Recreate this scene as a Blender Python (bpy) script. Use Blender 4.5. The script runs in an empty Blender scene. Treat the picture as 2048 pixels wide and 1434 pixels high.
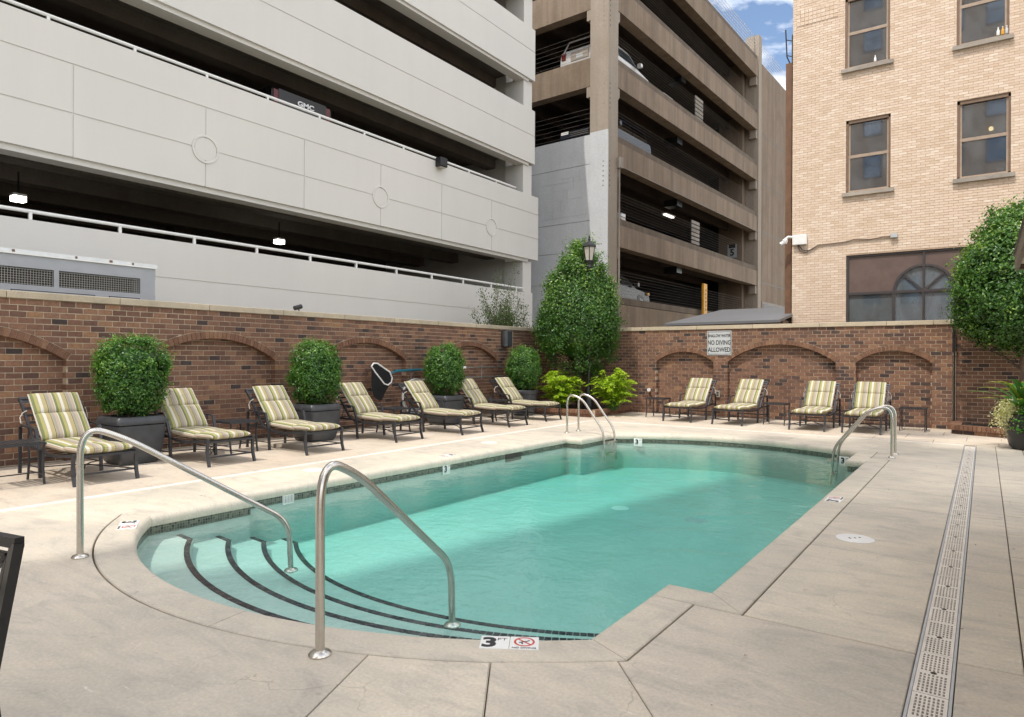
import bpy, math, random
import numpy as np
from mathutils import Vector, Matrix
from mathutils.geometry import tessellate_polygon, delaunay_2d_cdt

random.seed(7)
rng = np.random.default_rng(7)
S = bpy.context.scene
COL = S.collection
PI = math.pi
R = math.radians

# ------------------------------------------------------------------ camera
F_PX = 1333.4
CAM_H = 1.49
YAW = math.atan((1968.3 - 1024) / F_PX)
ROLL = .0048
cam_d = bpy.data.cameras.new('camera')
cam_d.sensor_width = 36.0
cam_d.lens = F_PX * 36 / 2048
cam_d.shift_y = -0.6 / 2048
cam_d.clip_start = .05
cam_d.clip_end = 2000
cam = bpy.data.objects.new('camera', cam_d)
COL.objects.link(cam)
Fv = Vector((-math.sin(YAW), math.cos(YAW), 0))
Rv = Vector((math.cos(YAW), math.sin(YAW), 0))
Zv = Vector((0, 0, 1))
cxa = Rv * math.cos(ROLL) + Zv * math.sin(ROLL)
cya = -Rv * math.sin(ROLL) + Zv * math.cos(ROLL)
m3 = Matrix((cxa, cya, -Fv)).transposed()
cam.matrix_world = Matrix.Translation((0, 0, CAM_H)) @ m3.to_4x4()
S.camera = cam

# ------------------------------------------------------------------ light
SUN_EL = R(62)
SUN_AZ = R(10)          # the sun stands behind the camera, a little to the left (-Y, slightly -X)
sun_dir = Vector((-math.sin(SUN_AZ) * math.cos(SUN_EL), -math.cos(SUN_AZ) * math.cos(SUN_EL), math.sin(SUN_EL)))
sun_l = bpy.data.lights.new('sun', 'SUN')
sun_l.energy = 2.1
sun_l.angle = R(.53)
sun_l.color = (1, .955, .88)
sun_o = bpy.data.objects.new('sun', sun_l)
COL.objects.link(sun_o)
sun_o.rotation_euler = sun_dir.to_track_quat('Z', 'Y').to_euler()

W = bpy.data.worlds.new('World')
S.world = W
W.use_nodes = True
wn = W.node_tree
for n in list(wn.nodes):
    wn.nodes.remove(n)
wo = wn.nodes.new('ShaderNodeOutputWorld')
wb = wn.nodes.new('ShaderNodeBackground')
wb.inputs['Strength'].default_value = .15
sky = wn.nodes.new('ShaderNodeTexSky')
sky.sky_type = 'NISHITA'
sky.sun_disc = False
sky.sun_elevation = SUN_EL
sky.sun_rotation = math.atan2(sun_dir.x, sun_dir.y)
sky.air_density = 1.0
sky.dust_density = 1.5
sky.ozone_density = 1.0
tc = wn.nodes.new('ShaderNodeTexCoord')
sep = wn.nodes.new('ShaderNodeSeparateXYZ')
wn.links.new(tc.outputs['Generated'], sep.inputs[0])
mz = wn.nodes.new('ShaderNodeMath'); mz.operation = 'MAXIMUM'; mz.inputs[1].default_value = 0
az = wn.nodes.new('ShaderNodeMath'); az.operation = 'ADD'; az.inputs[1].default_value = .25
wn.links.new(sep.outputs[2], mz.inputs[0]); wn.links.new(mz.outputs[0], az.inputs[0])
cmb = wn.nodes.new('ShaderNodeCombineXYZ')
for i in (0, 1):
    dv = wn.nodes.new('ShaderNodeMath'); dv.operation = 'DIVIDE'
    wn.links.new(sep.outputs[i], dv.inputs[0]); wn.links.new(az.outputs[0], dv.inputs[1])
    wn.links.new(dv.outputs[0], cmb.inputs[i])
cn = wn.nodes.new('ShaderNodeTexNoise')
cn.inputs['Scale'].default_value = 2.6
cn.inputs['Detail'].default_value = 9
cn.inputs['Roughness'].default_value = .58
cn.inputs['Distortion'].default_value = .25
cof = wn.nodes.new('ShaderNodeMapping'); cof.inputs['Location'].default_value = (1.63, 2.53, 0)
wn.links.new(cmb.outputs[0], cof.inputs['Vector']); wn.links.new(cof.outputs[0], cn.inputs['Vector'])
cr = wn.nodes.new('ShaderNodeValToRGB')
cr.color_ramp.elements[0].position = .42
cr.color_ramp.elements[1].position = .66
wn.links.new(cn.outputs['Fac'], cr.inputs[0])
cm = wn.nodes.new('ShaderNodeMix'); cm.data_type = 'RGBA'
wn.links.new(cr.outputs['Color'], cm.inputs['Factor'])
wn.links.new(sky.outputs[0], cm.inputs[6])
cm.inputs[7].default_value = (17.5, 17.0, 16.0, 1)
wn.links.new(cm.outputs[2], wb.inputs['Color'])
wn.links.new(wb.outputs[0], wo.inputs[0])

S.view_settings.view_transform = 'Standard'
S.view_settings.look = 'None'
S.view_settings.exposure = 0.47
S.view_settings.gamma = 1
S.view_settings.use_curve_mapping = False
S.cycles.transparent_max_bounces = 12
S.cycles.max_bounces = 5
S.cycles.diffuse_bounces = 3

# ------------------------------------------------------------------ node helpers
def new_mat(name):
    m = bpy.data.materials.new(name)
    m.use_nodes = True
    nt = m.node_tree
    b = nt.nodes['Principled BSDF']
    return m, nt, b

def node(nt, typ, **kw):
    n = nt.nodes.new(typ)
    for k, v in kw.items():
        if k.startswith('i_'):
            n.inputs[k[2:].replace('_', ' ')].default_value = v
        else:
            setattr(n, k, v)
    return n

def ramp(nt, fac, stops, interp='LINEAR'):
    r = nt.nodes.new('ShaderNodeValToRGB')
    r.color_ramp.interpolation = interp
    e = r.color_ramp.elements
    e[0].position, e[0].color = stops[0][0], (*stops[0][1], 1)
    e[1].position, e[1].color = stops[-1][0], (*stops[-1][1], 1)
    for p, c in stops[1:-1]:
        x = e.new(p); x.color = (*c, 1)
    nt.links.new(fac, r.inputs[0])
    return r.outputs[0]

def mixc(nt, fac, a, b, mode='MIX'):
    n = nt.nodes.new('ShaderNodeMix'); n.data_type = 'RGBA'; n.blend_type = mode
    for sock, v in ((n.inputs['Factor'], fac), (n.inputs[6], a), (n.inputs[7], b)):
        if hasattr(v, 'is_output') or isinstance(v, bpy.types.NodeSocket):
            nt.links.new(v, sock)
        elif isinstance(v, (int, float)):
            sock.default_value = v
        else:
            sock.default_value = (*v, 1)
    return n.outputs[2]

def coords(nt, kind='world', scale=(1, 1, 1)):
    if kind == 'world':
        v = node(nt, 'ShaderNodeNewGeometry').outputs['Position']
    else:
        v = node(nt, 'ShaderNodeTexCoord').outputs['Object']
    mp = node(nt, 'ShaderNodeMapping')
    mp.inputs['Scale'].default_value = scale
    nt.links.new(v, mp.inputs['Vector'])
    return mp.outputs[0]

def noise(nt, vec, scale, detail=4, rough=.55, dist=0):
    n = node(nt, 'ShaderNodeTexNoise')
    n.inputs['Scale'].default_value = scale
    n.inputs['Detail'].default_value = detail
    n.inputs['Roughness'].default_value = rough
    n.inputs['Distortion'].default_value = dist
    nt.links.new(vec, n.inputs['Vector'])
    return n.outputs['Fac']

def bump(nt, b, h, strength=.2, dist=.01):
    n = node(nt, 'ShaderNodeBump')
    n.inputs['Strength'].default_value = strength
    n.inputs['Distance'].default_value = dist
    nt.links.new(h, n.inputs['Height'])
    nt.links.new(n.outputs[0], b.inputs['Normal'])

def simple(name, col, rough=.5, metal=0, var=.12, scale=8, bmp=0, bscale=60, kind='world', spec=.5):
    m, nt, b = new_mat(name)
    v = coords(nt, kind)
    f = noise(nt, v, scale)
    lo = tuple(c * (1 - var) for c in col); hi = tuple(min(1, c * (1 + var)) for c in col)
    nt.links.new(ramp(nt, f, [(.3, lo), (.7, hi)]), b.inputs['Base Color'])
    b.inputs['Roughness'].default_value = rough
    b.inputs['Metallic'].default_value = metal
    b.inputs['Specular IOR Level'].default_value = spec
    if bmp:
        bump(nt, b, noise(nt, v, bscale, 3), bmp, .004)
    return m

def concrete(name, base, stain, pale, streak=(1.2, 7, 1), rough=.75, bmp=.18):
    m, nt, b = new_mat(name)
    v = coords(nt)
    vs = coords(nt, 'world', streak)
    n1 = noise(nt, v, .55, 5, .6, .4)
    n2 = noise(nt, vs, 1.3, 8, .68, .6)
    n3 = noise(nt, v, 55, 4, .7)
    n4 = noise(nt, vs, 4.5, 6, .75, .3)
    c = mixc(nt, ramp(nt, n1, [(.33, (0, 0, 0)), (.64, (.9, .9, .9))]), base, stain)
    c = mixc(nt, ramp(nt, n2, [(.45, (0, 0, 0)), (.72, (.7, .7, .7))]), c, stain)
    c = mixc(nt, ramp(nt, n4, [(.62, (0, 0, 0)), (.72, (.85, .85, .85))]), c, pale)
    c = mixc(nt, ramp(nt, noise(nt, v, 9, 2, .5), [(.71, (0, 0, 0)), (.75, (.35, .35, .35))]), c, tuple(x * .45 for x in base))
    vr = node(nt, 'ShaderNodeTexVoronoi'); vr.feature = 'DISTANCE_TO_EDGE'; vr.inputs['Scale'].default_value = .75
    dm = node(nt, 'ShaderNodeVectorMath', operation='MULTIPLY_ADD')
    nzc = node(nt, 'ShaderNodeTexNoise'); nzc.inputs['Scale'].default_value = 2.2; nzc.inputs['Detail'].default_value = 6
    nt.links.new(v, nzc.inputs['Vector']); nt.links.new(nzc.outputs['Color'], dm.inputs[0]); dm.inputs[1].default_value = (.7, .7, 0); nt.links.new(v, dm.inputs[2])
    nt.links.new(dm.outputs[0], vr.inputs['Vector'])
    ck = ramp(nt, vr.outputs['Distance'], [(0, (1, 1, 1)), (.0035, (0, 0, 0))])
    km = mixc(nt, 1.0, ck, ramp(nt, noise(nt, v, .9, 3, .6), [(.54, (0, 0, 0)), (.62, (.55, .55, .55))]), 'MULTIPLY')
    c = mixc(nt, km, c, tuple(x * .4 for x in base))
    g = ramp(nt, n3, [(.3, (.86, .86, .86)), (.7, (1.08, 1.08, 1.08))])
    c = mixc(nt, 1.0, c, g, 'MULTIPLY')
    oi = node(nt, 'ShaderNodeObjectInfo')
    c = mixc(nt, 1.0, c, ramp(nt, oi.outputs['Random'], [(0, (.93, .925, .93)), (1, (1.05, 1.045, 1.03))]), 'MULTIPLY')
    n6 = noise(nt, coords(nt, 'world', (1, 1.9, 1)), 2.3, 7, .7, .9)
    c = mixc(nt, 1.0, c, ramp(nt, n6, [(.34, (.84, .845, .86)), (.5, (1, 1, 1)), (.68, (1.07, 1.05, 1.02))]), 'MULTIPLY')
    nt.links.new(c, b.inputs['Base Color'])
    b.inputs['Roughness'].default_value = rough
    b.inputs['Specular IOR Level'].default_value = .3
    bump(nt, b, noise(nt, v, 90, 5, .7), bmp, .006)
    return m

def stained(name, base, dark, rust, zs=.28, dirs=3.0, amount=.75):
    """precast concrete with vertical run-down stains"""
    m, nt, b = new_mat(name)
    v = coords(nt)
    vv = coords(nt, 'world', (dirs, dirs, zs))
    n1 = noise(nt, vv, 1.0, 7, .7, .2)
    n2 = noise(nt, v, .8, 5, .6, .5)
    c = mixc(nt, ramp(nt, n1, [(.38, (0, 0, 0)), (.72, (amount,) * 3)]), base, dark)
    c = mixc(nt, ramp(nt, n2, [(.45, (0, 0, 0)), (.75, (.6, .6, .6))]), c, rust)
    c = mixc(nt, 1.0, c, ramp(nt, noise(nt, v, 22, 4, .7), [(.3, (.85,) * 3), (.7, (1.08,) * 3)]), 'MULTIPLY')
    nt.links.new(c, b.inputs['Base Color'])
    b.inputs['Roughness'].default_value = .85
    b.inputs['Specular IOR Level'].default_value = .25
    bump(nt, b, noise(nt, v, 35, 5, .7), .2, .01)
    return m

def rnd_attr(nt, name='rnd'):
    a = node(nt, 'ShaderNodeAttribute'); a.attribute_name = name
    return a.outputs['Fac']

def brick_mat(name, stops, rough=.85, mott=.35, bmp=.35, mscale=30, dirt=None):
    m, nt, b = new_mat(name)
    c = ramp(nt, rnd_attr(nt), stops)
    v = coords(nt)
    n1 = noise(nt, v, mscale, 4, .65)
    c = mixc(nt, 1.0, c, ramp(nt, n1, [(.25, (1 - mott,) * 3), (.75, (1 + mott * .6,) * 3)]), 'MULTIPLY')
    n2 = noise(nt, v, 3.1, 4, .6)
    c = mixc(nt, ramp(nt, n2, [(.5, (0, 0, 0)), (.8, (.22,) * 3)]), c, dirt or stops[-1][1])
    nt.links.new(c, b.inputs['Base Color'])
    b.inputs['Roughness'].default_value = rough
    b.inputs['Specular IOR Level'].default_value = .25
    bump(nt, b, noise(nt, v, 70, 4, .7), bmp, .006)
    return m

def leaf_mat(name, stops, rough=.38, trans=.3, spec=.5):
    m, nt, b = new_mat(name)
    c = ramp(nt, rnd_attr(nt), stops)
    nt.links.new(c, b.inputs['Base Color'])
    b.inputs['Roughness'].default_value = rough
    b.inputs['Specular IOR Level'].default_value = spec
    t = node(nt, 'ShaderNodeBsdfTranslucent')
    tcx = mixc(nt, 1.0, c, (1.3, 1.35, .5), 'MULTIPLY')
    nt.links.new(tcx, t.inputs['Color'])
    mx = node(nt, 'ShaderNodeMixShader'); mx.inputs[0].default_value = trans
    nt.links.new(b.outputs[0], mx.inputs[1]); nt.links.new(t.outputs[0], mx.inputs[2])
    nt.links.new(mx.outputs[0], nt.nodes['Material Output'].inputs['Surface'])
    return m

def emit(name, col, st):
    m, nt, b = new_mat(name)
    b.inputs['Base Color'].default_value = (*col, 1)
    b.inputs['Emission Color'].default_value = (*col, 1)
    b.inputs['Emission Strength'].default_value = st
    return m

M = {}
M['deck'] = concrete('deck_concrete', (.69, .61, .495), (.50, .455, .38), (.82, .77, .68))
M['coping'] = concrete('coping_concrete', (.65, .585, .48), (.54, .49, .405), (.76, .71, .62))
M['paver'] = concrete('paver_concrete', (.66, .575, .475), (.55, .46, .36), (.74, .68, .59))
M['strip'] = concrete('white_band', (.80, .77, .71), (.68, .63, .56), (.86, .84, .80))
M['joint'] = simple('joint_soil', (.17, .145, .11), .95, 0, .3, 20)
M['limestone'] = concrete('limestone_cap', (.58, .49, .37), (.44, .37, .27), (.66, .58, .46), (2, 2, 2))
M['sill'] = concrete('sill_stone', (.42, .37, .31), (.26, .23, .20), (.52, .47, .40), (2, 2, 4))
M['brick'] = brick_mat('red_brick', [(0, (.06, .045, .042)), (.05, (.08, .055, .05)), (.09, (.145, .08, .06)), (.45, (.195, .104, .07)), (.75, (.235, .125, .082)), (.95, (.275, .15, .094)), (1, (.33, .185, .10))], dirt=(.24, .175, .14))
M['arch_brick'] = brick_mat('arch_brick', [(0, (.165, .085, .055)), (.5, (.21, .11, .07)), (1, (.27, .15, .09))])
M['mortar'] = simple('mortar', (.50, .40, .29), .95, 0, .18, 25, .3)
M['tan'] = brick_mat('tan_brick', [(0, (.63, .475, .35)), (.25, (.68, .53, .405)), (.8, (.72, .575, .45)), (1, (.77, .645, .525))], mott=.07, bmp=.2, dirt=(.58, .43, .30))
M['tan_mortar'] = simple('tan_mortar', (.49, .345, .24), .95, 0, .2, 20)
M['white_wall'] = None
M['steel'] = simple('brushed_steel', (.60, .57, .52), .27, 1.0, .06, 40, kind='object')
M['iron'] = simple('dark_aluminium', (.042, .042, .046), .42, .25, .2, 12, kind='object')
M['black'] = simple('black_paint', (.012, .012, .013), .35, 0, .2, 15)
M['pot'] = simple('grey_planter_resin', (.05, .053, .058), .42, 0, .22, 6, .08, 120, kind='object')
M['pot2'] = simple('black_planter', (.022, .023, .025), .38, 0, .2, 6, .08, 120)
M['soil'] = simple('soil', (.035, .024, .016), .95, 0, .4, 40, .6, 60)
M['white'] = simple('white_plastic', (.80, .79, .76), .45, 0, .04, 8)
M['teal'] = simple('teal_tube', (.015, .16, .22), .35, 0, .1, 8)
M['alu'] = simple('aluminium_pole', (.55, .55, .54), .35, .9, .08, 10)
M['net'] = simple('black_net', (.008, .008, .009), .9, 0, .2, 30)
M['red'] = simple('red_print', (.55, .05, .03), .5, 0, .08, 30)
M['tail_red'] = simple('tail_lamp_red', (.12, .008, .008), .2, 0, .1, 20)
M['ink'] = simple('black_print', (.02, .02, .022), .55, 0, .2, 30)
M['sign'] = simple('sign_panel', (.50, .515, .52), .4, 0, .05, 10)
M['tile'] = brick_mat('dark_step_tile', [(0, (.018, .017, .026)), (.5, (.035, .032, .042)), (1, (.06, .052, .06))], rough=.25, mott=.1, bmp=.05)
M['grate'] = simple('cream_grate', (.74, .68, .60), .5, 0, .10, 7, .1)
M['channel'] = simple('grey_channel', (.46, .47, .47), .5, 0, .1, 10)
M['drain_in'] = simple('drain_inside', (.05, .042, .035), .9, 0, .3, 20)
M['bronze'] = simple('window_bronze', (.20, .13, .085), .45, .2, .1, 10)
M['bronze_lt'] = simple('window_sash', (.36, .27, .20), .5, .1, .1, 10)
M['dark_frame'] = simple('dark_bronze', (.07, .06, .06), .4, .3, .1, 10)
M['panel_brown'] = simple('brown_panel', (.13, .085, .07), .5, 0, .15, 3)
M['curtain'] = simple('sheer_curtain', (.34, .35, .34), .9, 0, .18, 6)
M['blind'] = simple('pale_blind', (.55, .60, .57), .8, 0, .08, 6)
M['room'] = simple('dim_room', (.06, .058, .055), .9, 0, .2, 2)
M['rust'] = simple('brown_metal', (.16, .08, .042), .6, .1, .2, 4)
M['roof_grey'] = simple('grey_roof_metal', (.17, .17, .175), .5, .2, .06, 3)
M['unit'] = simple('grey_unit_metal', (.36, .37, .39), .5, .1, .06, 4)
M['wire'] = simple('galvanised_wire', (.45, .44, .40), .5, .6, .1, 30)
M['cable'] = simple('steel_cable', (.16, .145, .13), .5, .6, .1, 30)
M['white_cable'] = simple('bright_cable', (.8, .8, .8), .4, .4, .05, 30)
M['yellow'] = simple('yellow_bar', (.68, .33, .03), .5, 0, .2, 6)
M['lamp_on'] = emit('lamp_glow', (1, .98, .92), 9)
M['tube_on'] = emit('tube_glow', (1, .93, .8), 1.6)
M['warm_on'] = emit('warm_bulb', (1, .72, .32), 4)
M['lantern_glass'] = simple('frosted_lantern', (.50, .46, .40), .35, 0, .1, 6)
M['bark'] = simple('bark', (.14, .10, .075), .9, 0, .35, 14, .6, 40)
M['soffit'] = simple('cream_soffit', (.62, .57, .46), .7, 0, .05, 5)
M['fascia'] = simple('brown_fascia', (.17, .12, .085), .6, 0, .25, 9)
M['stucco'] = simple('hotel_wall', (.50, .37, .26), .9, 0, .12, 1.2)
M['holly'] = leaf_mat('holly_leaf', [(0, (.03, .085, .016)), (.5, (.065, .17, .026)), (.8, (.13, .26, .04)), (1, (.30, .42, .09))], .3, .3, .6)
M['box'] = leaf_mat('boxwood_leaf', [(0, (.03, .09, .014)), (.5, (.06, .17, .024)), (.8, (.12, .26, .035)), (1, (.24, .40, .07))], .32, .3, .55)
M['shrub'] = leaf_mat('dull_leaf', [(0, (.022, .045, .014)), (.6, (.045, .085, .025)), (1, (.11, .17, .04))], .45, .3)
M['lime'] = leaf_mat('lime_leaf', [(0, (.16, .28, .015)), (.5, (.32, .48, .03)), (1, (.55, .66, .08))], .45, .4)
M['blade'] = leaf_mat('broad_leaf', [(0, (.025, .09, .015)), (.7, (.05, .15, .02)), (1, (.30, .30, .05))], .3, .25)
M['varieg'] = leaf_mat('variegated_leaf', [(0, (.30, .36, .14)), (.6, (.55, .55, .30)), (1, (.72, .68, .46))], .5, .3)
M['fallen'] = leaf_mat('dry_leaf', [(0, (.09, .055, .03)), (.6, (.17, .10, .05)), (1, (.28, .19, .09))], .8, .1)
M['fresh'] = leaf_mat('fresh_leaf', [(0, (.04, .16, .015)), (1, (.10, .30, .03))], .4, .3)

# painted render of the white garage: even paint with faint run marks
m, nt, b = new_mat('white_garage_paint')
vv = coords(nt, 'world', (2, 2, .15))
c = mixc(nt, ramp(nt, noise(nt, vv, 1.2, 6, .65), [(.4, (0, 0, 0)), (.8, (.22, .22, .22))]), (.68, .655, .61), (.57, .55, .515))
c = mixc(nt, ramp(nt, noise(nt, coords(nt), .35, 4), [(.4, (0, 0, 0)), (.7, (.35,) * 3)]), c, (.60, .585, .555))
nt.links.new(c, b.inputs['Base Color']); b.inputs['Roughness'].default_value = .8
b.inputs['Specular IOR Level'].default_value = .3
bump(nt, b, noise(nt, coords(nt), 40, 4), .12, .006)
M['white_wall'] = m
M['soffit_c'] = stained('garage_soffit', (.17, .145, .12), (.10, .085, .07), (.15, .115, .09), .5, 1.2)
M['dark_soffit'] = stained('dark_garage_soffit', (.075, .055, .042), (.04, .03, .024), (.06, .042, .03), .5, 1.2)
M['brown_conc'] = stained('stained_concrete', (.29, .22, .16), (.10, .076, .057), (.18, .125, .082), .12, 2.0, .68)
M['kerb_conc'] = stained('kerb_concrete', (.18, .14, .105), (.085, .066, .05), (.14, .10, .07), .3, 2.0, .8)
M['brown_pale'] = stained('column_concrete', (.38, .32, .26), (.25, .205, .16), (.32, .26, .20), .15, 2.5, .6)
M['grey_paint'] = stained('grey_painted_wall', (.62, .63, .64), (.45, .455, .46), (.52, .53, .54), .3, 1.5, .45)

# water
m, nt, b = new_mat('pool_water')
nt.nodes.remove(b)
out = nt.nodes['Material Output']
tr = node(nt, 'ShaderNodeBsdfTransparent')
gl = node(nt, 'ShaderNodeBsdfGlossy'); gl.inputs['Roughness'].default_value = .02
fr = node(nt, 'ShaderNodeFresnel'); fr.inputs['IOR'].default_value = 1.34
geo = node(nt, 'ShaderNodeNewGeometry')
inv = node(nt, 'ShaderNodeMath', operation='SUBTRACT'); inv.inputs[0].default_value = 1
nt.links.new(geo.outputs['Backfacing'], inv.inputs[1])
mul = node(nt, 'ShaderNodeMath', operation='MULTIPLY')
nt.links.new(fr.outputs[0], mul.inputs[0]); nt.links.new(inv.outputs[0], mul.inputs[1])
ms = node(nt, 'ShaderNodeMixShader')
nt.links.new(mul.outputs[0], ms.inputs[0]); nt.links.new(tr.outputs[0], ms.inputs[1]); nt.links.new(gl.outputs[0], ms.inputs[2])
wv = coords(nt)
w1 = noise(nt, wv, 2.2, 3, .5, .6); w2 = noise(nt, wv, 11, 3, .55, .4)
ad = node(nt, 'ShaderNodeMath', operation='MULTIPLY_ADD'); ad.inputs[1].default_value = .3
nt.links.new(w2, ad.inputs[0]); nt.links.new(w1, ad.inputs[2])
bp = node(nt, 'ShaderNodeBump'); bp.inputs['Strength'].default_value = .75; bp.inputs['Distance'].default_value = .02
nt.links.new(ad.outputs[0], bp.inputs['Height'])
nt.links.new(bp.outputs[0], gl.inputs['Normal']); nt.links.new(bp.outputs[0], fr.inputs['Normal'])
nt.links.new(ms.outputs[0], out.inputs['Surface'])
va = node(nt, 'ShaderNodeVolumeAbsorption')
va.inputs['Color'].default_value = (.30, .92, .87, 1); va.inputs['Density'].default_value = .50
nt.links.new(va.outputs[0], out.inputs['Volume'])
M['water'] = m

# pool plaster
m, nt, b = new_mat('pool_plaster')
v = coords(nt)
c = mixc(nt, ramp(nt, noise(nt, v, 1.4, 6, .6, .6), [(.35, (0, 0, 0)), (.75, (.7,) * 3)]), (.45, .545, .50), (.38, .475, .435))
c = mixc(nt, 1.0, c, ramp(nt, noise(nt, v, 30, 5, .75), [(.3, (.9,) * 3), (.7, (1.06,) * 3)]), 'MULTIPLY')
nt.links.new(c, b.inputs['Base Color']); b.inputs['Roughness'].default_value = .8
M['plaster'] = m

# waterline mosaic
m, nt, b = new_mat('waterline_mosaic')
tcn = node(nt, 'ShaderNodeUVMap')
bt = node(nt, 'ShaderNodeTexBrick')
bt.offset = 0; bt.squash = 1
bt.inputs['Scale'].default_value = 1
bt.inputs['Brick Width'].default_value = .026; bt.inputs['Row Height'].default_value = .026
bt.inputs['Mortar Size'].default_value = .0022; bt.inputs['Bias'].default_value = 0
bt.inputs['Color1'].default_value = (.014, .02, .016, 1); bt.inputs['Color2'].default_value = (.17, .165, .12, 1)
bt.inputs['Mortar'].default_value = (.20, .205, .17, 1)
nt.links.new(tcn.outputs[0], bt.inputs['Vector'])
nt.links.new(bt.outputs['Color'], b.inputs['Base Color']); b.inputs['Roughness'].default_value = .22
M['mosaic'] = m

# window glass: reflects, lets a dim room through
def glass(name, tint, base_refl, dust=(.08, .36)):
    m, nt, b = new_mat(name)
    nt.nodes.remove(b)
    t = node(nt, 'ShaderNodeBsdfTransparent'); t.inputs[0].default_value = (*tint, 1)
    g_ = node(nt, 'ShaderNodeBsdfGlossy'); g_.inputs['Roughness'].default_value = .03
    g_.inputs['Color'].default_value = (.9, .93, 1, 1)
    d = node(nt, 'ShaderNodeBsdfDiffuse'); d.inputs[0].default_value = (.26, .31, .35, 1)
    f = node(nt, 'ShaderNodeFresnel'); f.inputs[0].default_value = 1.5
    a = node(nt, 'ShaderNodeMath', operation='ADD'); a.inputs[1].default_value = base_refl; a.use_clamp = True
    nt.links.new(f.outputs[0], a.inputs[0])
    s1 = node(nt, 'ShaderNodeMixShader')
    dn = ramp(nt, noise(nt, coords(nt, 'world', (1, 1, .4)), 2.3, 5, .65), [(.35, (dust[0],) * 3), (.75, (dust[1],) * 3)])
    nt.links.new(dn, s1.inputs[0]); nt.links.new(t.outputs[0], s1.inputs[1]); nt.links.new(d.outputs[0], s1.inputs[2])
    s2 = node(nt, 'ShaderNodeMixShader')
    nt.links.new(a.outputs[0], s2.inputs[0]); nt.links.new(s1.outputs[0], s2.inputs[1]); nt.links.new(g_.outputs[0], s2.inputs[2])
    nt.links.new(s2.outputs[0], nt.nodes['Material Output'].inputs['Surface'])
    return m
M['glass'] = glass('window_glass', (.55, .58, .62), .16)
M['glass_dusty'] = glass('dusty_glass', (.5, .55, .6), .08, (.35, .62))
M['glass_clear'] = glass('clear_glass', (.88, .9, .9), .04)
M['car_glass'] = glass('car_glass', (.08, .08, .08), .1)

# striped cushion
m, nt, b = new_mat('striped_canvas')
tcn = node(nt, 'ShaderNodeTexCoord')
sp = node(nt, 'ShaderNodeSeparateXYZ'); nt.links.new(tcn.outputs['Object'], sp.inputs[0])
sh = node(nt, 'ShaderNodeMath', operation='ADD'); sh.inputs[1].default_value = 1.06; nt.links.new(sp.outputs[1], sh.inputs[0])
dv = node(nt, 'ShaderNodeMath', operation='DIVIDE'); dv.inputs[1].default_value = .235; nt.links.new(sh.outputs[0], dv.inputs[0])
frc = node(nt, 'ShaderNodeMath', operation='FRACT'); nt.links.new(dv.outputs[0], frc.inputs[0])
gry = (.30, .28, .25); pnk = (.44, .355, .275); wht = (.64, .60, .51); grn = (.15, .17, .07); cht = (.36, .335, .115)
khk = (.40, .335, .175); drk = (.07, .06, .045)
st = [(0, gry), (.12, pnk), (.27, wht), (.31, grn), (.43, cht), (.57, gry), (.60, wht), (.74, khk), (.93, drk), (.96, khk)]
c = mixc(nt, .12, ramp(nt, frc.outputs[0], st, 'CONSTANT'), (.46, .41, .28))
v = coords(nt, 'object')
c = mixc(nt, 1.0, c, ramp(nt, noise(nt, v, 160, 2, .6), [(.3, (.88,) * 3), (.7, (1.07,) * 3)]), 'MULTIPLY')
nt.links.new(c, b.inputs['Base Color']); b.inputs['Roughness'].default_value = .9
b.inputs['Specular IOR Level'].default_value = .15
bump(nt, b, noise(nt, v, 9, 4, .6), .5, .02)
M['canvas'] = m

# ------------------------------------------------------------------ mesh helpers
def tag(o, label=None, cat=None, group=None, kind=None):
    if label: o['label'] = label
    if cat: o['category'] = cat
    if group: o['group'] = group
    if kind: o['kind'] = kind
    return o

def empty(name, loc=(0, 0, 0), rz=0, label=None, cat=None, group=None, kind=None):
    o = bpy.data.objects.new(name, None)
    o.empty_display_size = .2
    COL.objects.link(o)
    o.location = loc
    o.rotation_euler = (0, 0, rz)
    tag(o, label, cat, group, kind)
    return o

def link(name, me, mat=None, parent=None, smooth=False):
    if mat is not None and not me.materials:
        me.materials.append(M[mat] if isinstance(mat, str) else mat)
    o = bpy.data.objects.new(name, me)
    COL.objects.link(o)
    if parent is not None:
        o.parent = parent
    if smooth:
        me.polygons.foreach_set('use_smooth', [True] * len(me.polygons))
    return o

def copy_tree(o, parent=None):
    c = o.copy()
    COL.objects.link(c)
    c.parent = parent
    for ch in list(o.children):
        copy_tree(ch, c)
    return c

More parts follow.
